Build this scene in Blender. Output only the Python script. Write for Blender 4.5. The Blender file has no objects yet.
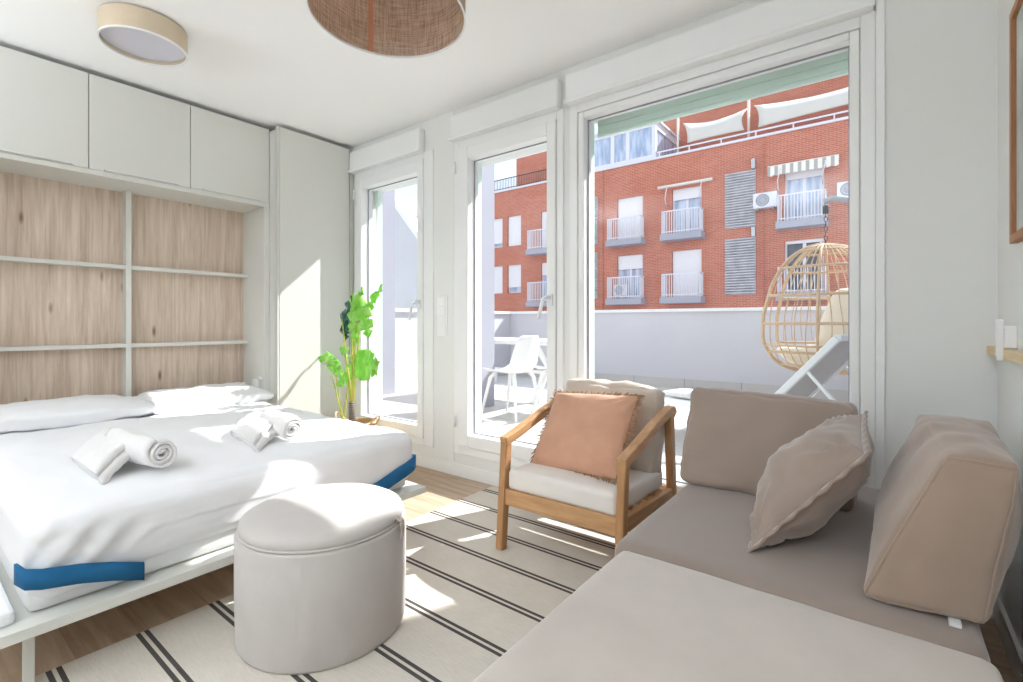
import bpy, bmesh, math, random
from mathutils import Vector, Matrix, noise
random.seed(7)
S = bpy.context.scene
C = S.collection
PI = math.pi
V = Vector

UP = (27, 42)
# ------------------------------------------------------------------ survey helpers
H_CAM = 1.07
YAW = math.atan(373.5/485.3)
SN, CS = math.sin(YAW), math.cos(YAW)
def _d(x, y):
    u = (x-511.5)/485.3; v = (322.5-y)/485.3
    return V((-SN+CS*u, CS+SN*u, v))
def onY(x, y, Y):
    d = _d(x, y); return V((0,0,H_CAM)) + d*(Y/d.y)
def onZ(x, y, Z):
    d = _d(x, y); return V((0,0,H_CAM)) + d*((Z-H_CAM)/d.z)

# ------------------------------------------------------------------ materials
def lin(c):
    r = []
    for v in c:
        v = v/255
        r.append(v/12.92 if v <= .04045 else ((v+.055)/1.055)**2.4)
    return (*r, 1)
M = {}
class NT:
    def __init__(s, name, rough=.6, spec=.3):
        m = bpy.data.materials.new(name); m.use_nodes = True
        s.m = m; s.t = m.node_tree; s.b = s.t.nodes['Principled BSDF']
        s.b.inputs['Roughness'].default_value = rough
        s.b.inputs['Specular IOR Level'].default_value = spec
        M[name] = m
    def n(s, t, **kw):
        x = s.t.nodes.new(t)
        for k, v in kw.items():
            if hasattr(x, k): setattr(x, k, v)
            else: x.inputs[k.replace('_', ' ')].default_value = v
        return x
    def l(s, a, b): s.t.links.new(a, b)
    def coord(s, scale=(1,1,1), rot=(0,0,0)):
        c = s.n('ShaderNodeTexCoord'); mp = s.n('ShaderNodeMapping')
        mp.inputs['Scale'].default_value = scale; mp.inputs['Rotation'].default_value = rot
        s.l(c.outputs['Object'], mp.inputs['Vector']); return mp.outputs['Vector']
    def noise(s, vec, scale, detail=4, rough=.5, dist=0):
        x = s.n('ShaderNodeTexNoise'); x.inputs['Scale'].default_value = scale
        x.inputs['Detail'].default_value = detail; x.inputs['Roughness'].default_value = rough
        x.inputs['Distortion'].default_value = dist
        s.l(vec, x.inputs['Vector']); return x.outputs['Fac']
    def ramp(s, fac, stops):
        r = s.n('ShaderNodeValToRGB'); e = r.color_ramp.elements
        while len(e) < len(stops): e.new(.5)
        for i, (p, c) in enumerate(stops): e[i].position = p; e[i].color = c
        s.l(fac, r.inputs['Fac']); return r.outputs['Color']
    def mix(s, fac, a, b, mode='MIX'):
        x = s.n('ShaderNodeMix', data_type='RGBA', blend_type=mode)
        for v, i in ((fac, 0), (a, 6), (b, 7)):
            if isinstance(v, (float, int, tuple)): x.inputs[i].default_value = v
            else: s.l(v, x.inputs[i])
        return x.outputs[2]
    def math(s, op, a, b=None):
        x = s.n('ShaderNodeMath', operation=op)
        for v, i in ((a, 0), (b, 1)):
            if v is None: continue
            if isinstance(v, (float, int)): x.inputs[i].default_value = v
            else: s.l(v, x.inputs[i])
        return x.outputs[0]
    def bump(s, h, strength=.2, dist=.01):
        x = s.n('ShaderNodeBump'); x.inputs['Strength'].default_value = strength; x.inputs['Distance'].default_value = dist
        s.l(h, x.inputs['Height']); s.l(x.outputs['Normal'], s.b.inputs['Normal'])
    def col(s, c):
        if isinstance(c, tuple): s.b.inputs['Base Color'].default_value = c
        else: s.l(c, s.b.inputs['Base Color'])

def paint(name, c, rough=.55, spec=.3, var=.03, scale=3, bump=0, metal=0):
    k = NT(name, rough, spec); v = k.coord()
    f = k.noise(v, scale)
    a = lin(c); lo = tuple(x*(1-var*2) for x in a[:3])+(1,)
    k.col(k.ramp(f, [(.3, lo), (.7, a)]))
    if bump: k.bump(k.noise(v, 120, 3), bump, .002)
    k.b.inputs['Metallic'].default_value = metal
    return k
paint('wall_paint', (226,227,225), .7, .15, .01, 1.5, .05)
paint('ceiling_paint', (246,246,246), .8, .1, .01, 1)
paint('frame_white', (234,235,235), .35, .4, .01)
paint('lacquer', (212,212,206), .4, .35, .008)
paint('white_plastic', (236,236,236), .4, .4, .01)
paint('white_metal', (232,234,236), .35, .45, .01)
paint('grey_metal', (150,152,158), .4, .5, .03)
paint('dark_metal', (62,58,58), .4, .5, .03)
paint('steel', (196,196,198), .25, .5, .02, metal=.8)
paint('mint_shutter', (222,240,231), .5, .3, .01)
paint('terrace_paint', (206,204,208), .8, .1, .02, 1.2)
paint('partition_grey', (168,168,178), .8, .1, .03, 1)
paint('cap_white', (238,238,238), .7, .2, .02)
paint('stone_trim', (172,172,182), .8, .1, .03)
paint('far_white', (226,226,232), .6, .2, .02)
paint('far_shutter', (232,230,232), .6, .2, .01)
paint('awning_cream', (236,230,218), .8, .1, .02)
paint('plant_pot_soil', (70,50,38), .9, .1, .2, 40)
paint('leaf_teal', (18,92,74), .25, .5, .15, 12)
paint('blue_band', (38,104,150), .7, .2, .05, 20, .2)
paint('terracotta', (212,150,118), .8, .1, .1, 6)
paint('label_white', (225,225,225), .7)
paint('sail', (214,208,198), .8, .1, .02)
paint('picture_print', (196,200,196), .6, .2, .2, 4)
paint('diffuser', (206,206,216), .5, .2, .01)
paint('black_rubber', (40,40,40), .7)

def fabric(name, c, var=.05, weave=500, bump=.25, rough=.9, mott=4, sheen=.2, streak=0):
    k = NT(name, rough, .12); v = k.coord()
    a = lin(c); lo = tuple(x*(1-var*2.2) for x in a[:3])+(1,)
    big = k.ramp(k.noise(v, mott, 5, .6), [(.3, lo), (.7, a)])
    wx = k.noise(k.coord((weave, weave*.12, weave*.12)), 1, 2); wz = k.noise(k.coord((weave*.12, weave*.12, weave)), 1, 2)
    w = k.math('ADD', wx, wz)
    if streak:
        wcol = k.ramp(w, [(.35, tuple(x*(1-streak) for x in (1,1,1))+(1,)), (.65, (1,1,1,1))])
        k.col(k.mix(1.0, big, wcol, 'MULTIPLY'))
    else: k.col(big)
    k.bump(k.math('ADD', w, k.noise(v, 25, 4)), bump, .003)
    k.b.inputs['Sheen Weight'].default_value = sheen
    return k
fabric('sheet_white', (234,234,236), .01, 300, .08, .85, 3, .1)
fabric('pillow_white', (236,236,238), .01, 300, .08, .85, 3, .1)
fabric('towel_white', (230,228,227), .03, 260, .6, .95, 12, .4)
fabric('mattress_white', (222,222,222), .015, 300, .1)
fabric('linen_ottoman', (196,190,186), .03, 300, .15, .9, 6, .2, .12)
fabric('seat_cream', (226,220,214), .02, 400, .2)
fabric('cushion_beige', (196,184,172), .04, 400, .2, .85, 5, .3)
fabric('terracotta_linen', (204,158,132), .06, 350, .4, .9, 8, .2, .14)
fabric('fringe_tan', (168,134,104), .1, 300, .3)
fabric('taupe_velvet', (156,139,128), .05, 60, .12, .7, 3, .5)
fabric('taupe_wedge', (156,136,121), .05, 60, .12, .75, 3, .4)
fabric('taupe_seat', (148,134,126), .04, 60, .1, .6, 3, .4)
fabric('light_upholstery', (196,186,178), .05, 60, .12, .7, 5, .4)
fabric('egg_cushion', (236,226,206), .04, 200, .2)
fabric('mesh_grey', (196,192,190), .03, 300, .2)
fabric('dark_base', (90,80,74), .05)
fabric('shade_tan', (208,192,168), .04, 420, .3, .85, 5, .1, .1)

def wood(name, dark, light, axis='x', scale=1, rough=.5, knots=False):
    k = NT(name, rough, .3)
    sc = {'x': (.9,9,9), 'y': (9,.9,9), 'z': (9,9,.9)}[axis]
    v = k.coord(tuple(a*scale for a in sc))
    f = k.noise(v, 2.2, 6, .6, .6)
    c = k.ramp(f, [(.28, lin(dark)), (.5, lin(tuple((a+b)/2 for a, b in zip(dark, light)))), (.72, lin(light))])
    if knots:
        vv = k.coord((9,9,2.6)); vo = k.n('ShaderNodeTexVoronoi'); vo.inputs['Scale'].default_value = .85
        k.l(vv, vo.inputs['Vector'])
        kn = k.ramp(vo.outputs['Distance'], [(.03, (.40,.31,.25,1)), (.11, (1,1,1,1))])
        c = k.mix(1.0, c, kn, 'MULTIPLY')
        fine = k.noise(k.coord((40,40,1.6)), 1.5, 4, .6)
        c = k.mix(1.0, c, k.ramp(fine, [(.36, (.83,.80,.77,1)), (.56, (1,1,1,1))]), 'MULTIPLY')
    k.col(c); k.bump(f, .08, .003)
    return k
wood('oak_panel', (196,176,158), (226,210,195), 'z', 1, .6, True)
wood('teak_x', (168,124,84), (204,162,118), 'x', 2, .45)
wood('teak_y', (168,124,84), (204,162,118), 'y', 2, .45)
wood('teak_z', (162,118,78), (200,156,112), 'z', 2, .45)
wood('pine', (206,182,140), (228,206,168), 'y', 2)
wood('frame_wood', (140,96,66), (184,134,96), 'z', 3)
wood('basket_weave', (196,160,120), (226,196,158), 'z', 5, .9)
wood('rattan', (186,156,122), (214,188,156), 'z', 8, .6)

# oak floor planks along X
k = NT('floor_oak', .42, .35)
v = k.coord()
br = k.n('ShaderNodeTexBrick'); br.offset = .37
br.inputs['Scale'].default_value = 1; br.inputs['Brick Width'].default_value = 1.25; br.inputs['Row Height'].default_value = .19
br.inputs['Mortar Size'].default_value = .0018; br.inputs['Color1'].default_value = (.80,.80,.80,1); br.inputs['Color2'].default_value = (1,1,1,1); br.inputs['Mortar'].default_value = (.72,.68,.64,1)
k.l(v, br.inputs['Vector'])
f = k.noise(k.coord((1.4,16,16)), 1.6, 6, .62, .8)
c = k.ramp(f, [(.25, lin((164,138,114))), (.5, lin((194,169,145))), (.75, lin((212,191,169)))])
k.col(k.mix(1.0, c, br.outputs['Color'], 'MULTIPLY')); k.bump(f, .05, .002)

# striped woven rug
k = NT('rug_stripes', .95, .05)
v = k.coord(); sx = k.n('ShaderNodeSeparateXYZ'); k.l(v, sx.inputs[0])
fr = k.math('FRACT', k.math('DIVIDE', k.math('ADD', sx.outputs['Y'], 10*.2235-.527), .2235))
a = k.math('LESS_THAN', fr, .060)
b = k.math('MULTIPLY', k.math('GREATER_THAN', fr, .106), k.math('LESS_THAN', fr, .166))
st = k.math('ADD', a, b)
wv = k.noise(k.coord((25,300,25)), 1, 3); wv2 = k.noise(v, 7, 4)
base = k.mix(wv2, lin((222,215,204)), lin((208,200,189)))
base = k.mix(1.0, base, k.ramp(wv, [(.3, (.9,.9,.9,1)), (.7, (1,1,1,1))]), 'MULTIPLY')
k.col(k.mix(st, base, lin((84,80,78)))); k.bump(wv, .3, .003)

# burlap shade
k = NT('burlap', .95, .05)
v = k.coord()
wa = k.n('ShaderNodeTexWave', bands_direction='Z'); wa.inputs['Scale'].default_value = 85; wa.inputs['Distortion'].default_value = 2.5; wa.inputs['Detail'].default_value = 2; k.l(v, wa.inputs['Vector'])
ng = k.noise(k.coord((170,170,14)), 1, 3); ng2 = k.noise(k.coord((14,14,240)), 1, 3)
f = k.math('MULTIPLY', k.math('ADD', ng, ng2), .5)
k.col(k.ramp(f, [(.36, lin((156,132,116))), (.5, lin((212,190,172))), (.64, lin((240,226,212)))]))
k.bump(f, .5, .004)
k.b.inputs['Roughness'].default_value = 1
# a burlap that lets light seep through
tr = k.n('ShaderNodeBsdfTranslucent'); tr.inputs['Color'].default_value = lin((214,178,140))
mx = k.n('ShaderNodeMixShader'); mx.inputs[0].default_value = .35
out = [n for n in k.t.nodes if n.type == 'OUTPUT_MATERIAL'][0]
k.l(k.b.outputs[0], mx.inputs[1]); k.l(tr.outputs[0], mx.inputs[2]); k.l(mx.outputs[0], out.inputs[0])

# leaves
k = NT('leaf_green', .3, .5)
v = k.coord(); f = k.noise(v, 14, 4)
k.col(k.ramp(f, [(.3, lin((120,196,64))), (.5, lin((156,220,92))), (.72, lin((206,240,150)))]))
tr = k.n('ShaderNodeBsdfTranslucent'); tr.inputs['Color'].default_value = lin((150,220,60))
mx = k.n('ShaderNodeMixShader'); mx.inputs[0].default_value = .35
out = [n for n in k.t.nodes if n.type == 'OUTPUT_MATERIAL'][0]
k.l(k.b.outputs[0], mx.inputs[1]); k.l(tr.outputs[0], mx.inputs[2]); k.l(mx.outputs[0], out.inputs[0])
k = NT('stem_green', .4, .4); k.col(k.ramp(k.noise(k.coord((10,10,3)), 4), [(.35, lin((150,170,60))), (.6, lin((196,190,90))), (.8, lin((206,130,90)))]))
k = NT('trunk_grey', .8, .2)
wa = k.n('ShaderNodeTexWave', bands_direction='Z'); wa.inputs['Scale'].default_value = 22; wa.inputs['Distortion'].default_value = 1; k.l(k.coord(), wa.inputs['Vector'])
k.col(k.ramp(wa.outputs['Fac'], [(.3, lin((84,78,70))), (.6, lin((140,132,122)))]))

# brick
k = NT('brick', .9, .1)
v = k.coord(rot=(PI/2, 0, 0))
br = k.n('ShaderNodeTexBrick'); br.inputs['Scale'].default_value = 1; br.inputs['Brick Width'].default_value = .26; br.inputs['Row Height'].default_value = .075
br.inputs['Mortar Size'].default_value = .006; br.inputs['Color1'].default_value = lin((200,124,100)); br.inputs['Color2'].default_value = lin((188,110,86)); br.inputs['Mortar'].default_value = lin((214,176,164))
k.l(v, br.inputs['Vector'])
nb = k.noise(k.coord((.5,.5,1.4)), 1.2, 5, .6)
k.col(k.mix(1.0, br.outputs['Color'], k.ramp(nb, [(.3, (.88,.86,.86,1)), (.7, (1,1,1,1))]), 'MULTIPLY'))

# terrace tile
k = NT('terrace_tile', .6, .25)
v = k.coord(); br = k.n('ShaderNodeTexBrick'); br.offset = 0; br.inputs['Scale'].default_value = 1
br.inputs['Brick Width'].default_value = .75; br.inputs['Row Height'].default_value = .75; br.inputs['Mortar Size'].default_value = .004
br.inputs['Color1'].default_value = lin((206,202,196)); br.inputs['Color2'].default_value = lin((200,196,191)); br.inputs['Mortar'].default_value = lin((160,156,152))
k.l(v, br.inputs['Vector']); k.col(br.outputs['Color'])
k = NT('skirting_tile', .6, .25)
v = k.coord(rot=(PI/2,0,0)); br = k.n('ShaderNodeTexBrick'); br.offset = 0; br.inputs['Scale'].default_value = 1
br.inputs['Brick Width'].default_value = .756; br.inputs['Row Height'].default_value = 1.0; br.inputs['Mortar Size'].default_value = .006
br.inputs['Color1'].default_value = lin((196,192,188)); br.inputs['Color2'].default_value = lin((188,185,182)); br.inputs['Mortar'].default_value = lin((150,148,146))
k.l(v, br.inputs['Vector']); k.col(br.outputs['Color'])
# striped awning valance
k = NT('awning_stripe', .9, .1)
sx = k.n('ShaderNodeSeparateXYZ'); k.l(k.coord(), sx.inputs[0])
st = k.math('LESS_THAN', k.math('FRACT', k.math('MULTIPLY', sx.outputs['X'], 3.6)), .45)
k.col(k.mix(st, lin((238,232,220)), lin((176,172,166))))
# louvre
k = NT('louvre', .6, .3)
v = k.coord(); k.col(k.ramp(k.noise(v, 3), [(.3, lin((178,176,180))), (.7, lin((204,202,206)))]))
# glass: see-through with a mirror-like film by angle
def glass(name, tint, gl=.06, refl=(1,1,1,1)):
    m = bpy.data.materials.new(name); m.use_nodes = True; t = m.node_tree; t.nodes.clear()
    o = t.nodes.new('ShaderNodeOutputMaterial'); mx = t.nodes.new('ShaderNodeMixShader'); tr = t.nodes.new('ShaderNodeBsdfTransparent')
    g = t.nodes.new('ShaderNodeBsdfGlossy'); g.inputs['Roughness'].default_value = .02; g.inputs['Color'].default_value = refl
    tr.inputs['Color'].default_value = tint; lw = t.nodes.new('ShaderNodeLayerWeight'); lw.inputs['Blend'].default_value = .5; pw_ = t.nodes.new('ShaderNodeMath'); pw_.operation = 'POWER'; pw_.inputs[1].default_value = 4; t.links.new(lw.outputs['Facing'], pw_.inputs[0]); fr = t.nodes.new('ShaderNodeMath'); fr.operation = 'MULTIPLY_ADD'; fr.inputs[1].default_value = .35; fr.inputs[2].default_value = .015; t.links.new(pw_.outputs[0], fr.inputs[0])
    t.links.new(fr.outputs[0], mx.inputs[0]); t.links.new(tr.outputs[0], mx.inputs[1]); t.links.new(g.outputs[0], mx.inputs[2]); t.links.new(mx.outputs[0], o.inputs[0])
    M[name] = m
glass('clear_glass', (.97,.985,.985,1))
k = NT('far_glass', .1, .6)
k.col(k.ramp(k.noise(k.coord((3,3,.6)), 1.5, 3), [(.35, lin((150,168,196))), (.65, lin((206,216,232)))]))
k = NT('dark_glass', .1, .6); k.col(k.ramp(k.noise(k.coord(), 2), [(.3, lin((66,68,78))), (.7, lin((104,106,116)))]))

# ------------------------------------------------------------------ object helpers
def tag(o, label=None, cat=None, group=None, kind=None):
    if label: o['label'] = label
    if cat: o['category'] = cat
    if group: o['group'] = group
    if kind: o['kind'] = kind
    return o
def empty(name, loc=(0,0,0), **kw):
    o = bpy.data.objects.new(name, None); C.objects.link(o); o.location = loc; o.empty_display_size = .1
    return tag(o, **kw)
bpy_parent_inv = {}
class MB:
    def __init__(s): s.v = []; s.f = []
    def box(s, x0, x1, y0, y1, z0, z1):
        n = len(s.v)
        s.v += [(x0,y0,z0),(x1,y0,z0),(x1,y1,z0),(x0,y1,z0),(x0,y0,z1),(x1,y0,z1),(x1,y1,z1),(x0,y1,z1)]
        s.f += [tuple(n+i for i in q) for q in ((0,3,2,1),(4,5,6,7),(0,1,5,4),(1,2,6,5),(2,3,7,6),(3,0,4,7))]
        return s
    def bar(s, p, q, w, h, up=(0,0,1)):
        p, q, up = V(p), V(q), V(up); d = (q-p).normalized()
        a = d.cross(up)
        if a.length < 1e-4: a = d.cross(V((0,1,0)))
        a.normalize(); b = a.cross(d).normalized(); n = len(s.v)
        for e in (p, q):
            for i, j in ((-1,-1),(1,-1),(1,1),(-1,1)): s.v.append(tuple(e + a*(i*w/2) + b*(j*h/2)))
        s.f += [tuple(n+i for i in t) for t in ((0,3,2,1),(4,5,6,7),(0,1,5,4),(1,2,6,5),(2,3,7,6),(3,0,4,7))]
        return s
    def tube(s, pts, r, k=8, closed=False, r1=None):
        pts = [V(p) for p in pts]; N = len(pts); n = len(s.v); prev = None
        for i, p in enumerate(pts):
            a = pts[(i-1) % N] if (closed or i) else p; b = pts[(i+1) % N] if (closed or i < N-1) else p
            d = (b-a).normalized()
            if prev is None:
                prev = d.orthogonal().normalized()
            u = (prev - d*prev.dot(d))
            u = u.normalized() if u.length > 1e-5 else d.orthogonal().normalized()
            prev = u; w = d.cross(u)
            rr = r if r1 is None else r + (r1-r)*i/max(1, N-1)
            if isinstance(r, (list, tuple)): rr = r[i]
            for j in range(k):
                t = 2*PI*j/k; s.v.append(tuple(p + u*(rr*math.cos(t)) + w*(rr*math.sin(t))))
        M_ = N if closed else N-1
        for i in range(M_):
            for j in range(k):
                a = n+i*k+j; b = n+i*k+(j+1) % k; c = n+((i+1) % N)*k+(j+1) % k; d = n+((i+1) % N)*k+j
                s.f.append((a, b, c, d))
        if not closed:
            s.f.append(tuple(n+j for j in range(k))[::-1]); s.f.append(tuple(n+(N-1)*k+j for j in range(k)))
        return s
    def lathe(s, prof, c=(0,0,0), k=48, cap=True, sx=1, sy=1):
        n = len(s.v)
        for r, z in prof:
            for j in range(k):
                t = 2*PI*j/k; s.v.append((c[0]+r*math.cos(t)*sx, c[1]+r*math.sin(t)*sy, c[2]+z))
        for i in range(len(prof)-1):
            for j in range(k):
                s.f.append((n+i*k+j, n+i*k+(j+1) % k, n+(i+1)*k+(j+1) % k, n+(i+1)*k+j))
        if cap:
            s.f.append(tuple(n+j for j in range(k))[::-1]); s.f.append(tuple(n+(len(prof)-1)*k+j for j in range(k)))
        return s
    def grid(s, P, closed_u=False):
        n = len(s.v); R, K = len(P), len(P[0])
        for row in P:
            for p in row: s.v.append(tuple(p))
        for i in range(R if closed_u else R-1):
            for j in range(K-1):
                a = n+i*K+j; b = n+((i+1) % R)*K+j
                s.f.append((a, a+1, b+1, b))
        return s
    def prism(s, poly, y0, y1):           # polygon in XZ, extruded along Y
        n = len(s.v); K = len(poly)
        for y in (y0, y1):
            for x, z in poly: s.v.append((x, y, z))
        s.f.append(tuple(n+i for i in range(K))); s.f.append(tuple(n+K+i for i in range(K))[::-1])
        for i in range(K): s.f.append((n+i, n+K+i, n+K+(i+1) % K, n+(i+1) % K))
        return s
    def build(s, name, mat, parent=None, smooth=False, bevel=0, solid=0, sub=0, weld=False, **kw):
        me = bpy.data.meshes.new(name); me.from_pydata(s.v, [], s.f)
        bm = bmesh.new(); bm.from_mesh(me)
        if weld: bmesh.ops.remove_doubles(bm, verts=bm.verts, dist=1e-5)
        if not solid or weld: bmesh.ops.recalc_face_normals(bm, faces=bm.faces)
        bm.to_mesh(me); bm.free()
        o = bpy.data.objects.new(name, me); C.objects.link(o)
        me.materials.append(M[mat] if isinstance(mat, str) else mat)
        if smooth:
            for p in me.polygons: p.use_smooth = True
        if parent is not None:
            o.parent = parent
            # parts are modelled in world space: undo the parent's own offset
            pm = world_mat(parent); o.matrix_parent_inverse = pm.inverted()
        if solid:
            md = o.modifiers.new('thickness', 'SOLIDIFY'); md.thickness = solid; md.offset = 0
        if bevel:
            md = o.modifiers.new('bevel', 'BEVEL'); md.width = bevel; md.segments = 2; md.limit_method = 'ANGLE'; md.angle_limit = .7
        if sub:
            md = o.modifiers.new('sub', 'SUBSURF'); md.levels = sub; md.render_levels = sub
        return tag(o, **kw)
def world_mat(o):
    m = Matrix.Translation(o.location) @ o.rotation_euler.to_matrix().to_4x4() @ Matrix.Diagonal((*o.scale, 1))
    if o.parent: m = world_mat(o.parent) @ o.matrix_parent_inverse @ m
    return m
def fbm(p, f, o=3):
    return noise.fractal(V(p)*f, 1.0, 2.0, o, noise_basis='PERLIN_ORIGINAL')
def copy_tree(o, parent=None):
    c = o.copy(); C.objects.link(c)
    if parent is not None: c.parent = parent
    for ch in list(o.children): copy_tree(ch, c)
    return c

def cushion_mb(cor, r=.05, bulge=(.02,.02,.02), n=14, wr=0, wf=6, seed=0, extra=None):
    """soft box between 8 corners; cor: bottom 4 counter-clockwise, then top 4"""
    cor = [V(c) for c in cor]
    Lx = ((cor[1]-cor[0]).length+(cor[2]-cor[3]).length+(cor[5]-cor[4]).length+(cor[6]-cor[7]).length)/4
    Ly = ((cor[3]-cor[0]).length+(cor[2]-cor[1]).length+(cor[7]-cor[4]).length+(cor[6]-cor[5]).length)/4
    Lz = sum((cor[i+4]-cor[i]).length for i in range(4))/4
    L = (Lx/2, Ly/2, Lz/2)
    def f(u):
        p = [u[i]*L[i] for i in range(3)]
        q = [max(-(L[i]-min(r, L[i])), min(L[i]-min(r, L[i]), p[i])) for i in range(3)]
        d = V([p[i]-q[i] for i in range(3)]); dl = d.length
        if dl > 1e-9: p = [q[i]+d[i]/dl*min(r, min(L))*min(1, 1) if max(abs(u[j]) for j in range(3)) > .999 else p[i] for i in range(3)]
        for i in range(3):
            j, k_ = (i+1) % 3, (i+2) % 3
            w = (1-u[j]**2)*(1-u[k_]**2)*abs(u[i])**3
            p[i] += bulge[i]*w*(1 if u[i] > 0 else -1)
        t = [(p[i]/L[i]+1)/2 for i in range(3)]
        a = [cor[0].lerp(cor[1], t[0]).lerp(cor[3].lerp(cor[2], t[0]), t[1]), cor[4].lerp(cor[5], t[0]).lerp(cor[7].lerp(cor[6], t[0]), t[1])]
        P = a[0].lerp(a[1], t[2])
        if wr:
            ce = sum(cor, V())/8; nn = (P-ce).normalized()
            P = P + nn*(wr*fbm(P+V((seed*3.1,0,0)), wf)) + V((0,0,1))*(wr*.4*fbm(P+V((0,seed,5)), wf*2.2))
        if extra: P = extra(P, u)
        return P
    m = MB()
    m.fn = f
    # denser samples near the edges
    ts = [-math.cos(PI*i/n) for i in range(n+1)]
    for ax in range(3):
        for sg in (-1, 1):
            g = []
            for a in ts:
                row = []
                for b in ts:
                    u = [0,0,0]; u[ax] = sg; u[(ax+1) % 3] = a; u[(ax+2) % 3] = b
                    row.append(f(u))
                g.append(row)
            m.grid(g)
    return m
def boxc(x0, x1, y0, y1, z0, z1):
    return [(x0,y0,z0),(x1,y0,z0),(x1,y1,z0),(x0,y1,z0),(x0,y0,z1),(x1,y0,z1),(x1,y1,z1),(x0,y1,z1)]
def pillow_mb(o, e1, e2, t, n=26, pinch=.06, wr=.006, wf=9, seed=0, pw=.5, sag=0):
    """o centre, e1/e2 half-extent vectors, t full thickness"""
    o, e1, e2 = V(o), V(e1), V(e2); nn = e1.cross(e2).normalized()
    m = MB(); ts = [-math.cos(PI*i/n) for i in range(n+1)]
    for sg in (1, -1):
        g = []
        for a in ts:
            row = []
            for b in ts:
                x = a*(1-pinch*(1-b*b)); y = b*(1-pinch*(1-a*a))
                h = ((1-a**2)*(1-b**2)); h = h**pw if h > 0 else 0
                P = o + e1*x + e2*y + nn*(sg*t/2*h)
                w = min(1, h*3)
                P += nn*(sg*wr*w*fbm(P+V((seed*2.7,1,sg)), wf)) + nn*(sg*wr*.5*w*fbm(P+V((seed,4,2)), wf*2.5))
                # radial creases running out from the corners
                rr = math.hypot(abs(a)-1, abs(b)-1)
                if rr < .9: P += nn*(sg*wr*.9*w*(1-rr/.9)*math.sin(14*math.atan2(1-abs(b)+.01, 1-abs(a)+.01)+seed))
                P.z -= sag*(1-a*a)*.0
                row.append(P)
            g.append(row)
        m.grid(g)
    return m
def edge_loop_pts(o, e1, e2, pinch, n=26):
    o, e1, e2 = V(o), V(e1), V(e2); out = []
    for a, b, ax in ((-1,-1,0),(1,-1,1),(1,1,2),(-1,1,3)):
        for i in range(n):
            t = 2*i/n
            u, w = ((-1+t, -1), (1, -1+t), (1-t, 1), (-1, 1-t))[ax]
            out.append(o + e1*(u*(1-pinch*(1-w*w))) + e2*(w*(1-pinch*(1-u*u))))
    return out

# ================================================================== THE ROOM
H = 2.565; WY = 2.46; WX = .323; LX = -4.08; BY = -2.5
MB().box(LX-.2, WX+.2, BY-.2, WY+.3, -.2, 0).build('floor', 'floor_oak', kind='structure')
MB().box(LX-.2, WX+.2, BY-.2, WY+.3, H, H+.25).build('ceiling', 'ceiling_paint', kind='structure')
MB().box(LX-.2, LX, BY-.2, WY+.3, 0, H).build('wall_left', 'wall_paint', kind='structure')
MB().box(WX, WX+.2, BY-.2, WY+.3, 0, H).build('wall_right', 'wall_paint', kind='structure')
def holed(m, x0, x1, z0, z1, y0, y1, holes):
    xs = sorted({x0, x1, *[h[0] for h in holes], *[h[1] for h in holes]}); zs = sorted({z0, z1, *[h[2] for h in holes], *[h[3] for h in holes]})
    for a, b in zip(xs, xs[1:]):
        run = None
        for c, d in zip(zs, zs[1:]):
            mx_, mz = (a+b)/2, (c+d)/2
            solid = not any(h[0] < mx_ < h[1] and h[2] < mz < h[3] for h in holes)
            if solid: run = (run[0], d) if run else (c, d)
            if (not solid or d == zs[-1]) and run:
                m.box(a, b, y0, y1, *run); run = None
    return m
# back wall has two added windows that light the room from behind the camera
bw = holed(MB(), LX, WX, 0, H, BY-.2, BY, [(-3.6,-2.2,.9,2.2), (-1.7,-.3,.9,2.2)])
bw.build('wall_back', 'wall_paint', kind='structure')
for n_, (a, b) in enumerate(((-3.6,-2.2), (-1.7,-.3))):
    w = empty('window_%d' % (n_+4), ((a+b)/2, BY, .9), kind='structure')
    f = MB()
    for x0, x1, z0, z1 in ((a,a+.07,.9,2.2),(b-.07,b,.9,2.2),(a+.07,b-.07,.9,.97),(a+.07,b-.07,2.13,2.2),((a+b)/2-.04,(a+b)/2+.04,.97,2.13)): f.box(x0,x1,BY-.12,BY-.05,z0,z1)
    f.build('window_frame', 'frame_white', w)
    MB().box(a+.07, b-.07, BY-.09, BY-.084, .97, 2.13).build('glass', 'clear_glass', w)
OPEN = [(-3.56,-2.60,.16,2.33), (-2.39,-1.50,.16,2.33), (-1.455,-.03,.16,2.33)]
# inner leaf carries the frames, outer leaf is cut wider (the reveal outside)
ww = holed(MB(), LX, WX, 0, H, WY, WY+.12, OPEN)
holed(ww, LX, WX, 0, H, WY+.12, WY+.29, [(-3.60,-2.6,.10,2.235), (-2.44,-1.48,.10,2.235), (-1.475,.02,.10,2.33)])
ww.build('wall_window', 'wall_paint', kind='structure')
MB().box(-3.45, WX, WY-.014, WY, 0, .085).build('baseboard_window', 'frame_white', kind='structure', bevel=.003)
MB().box(WX-.014, WX, BY, WY-.014, 0, .10).build('baseboard_right', 'frame_white', kind='structure', bevel=.003)
# raised casing at the right of the large window and thin casings between
MB().box(-.03, .0, WY-.012, WY, .085, H).build('trim_1', 'frame_white', kind='structure', bevel=.003)
MB().box(-2.60, -2.40, WY-.006, WY, .085, H).build('trim_2', 'wall_paint', kind='structure', bevel=.002)

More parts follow.
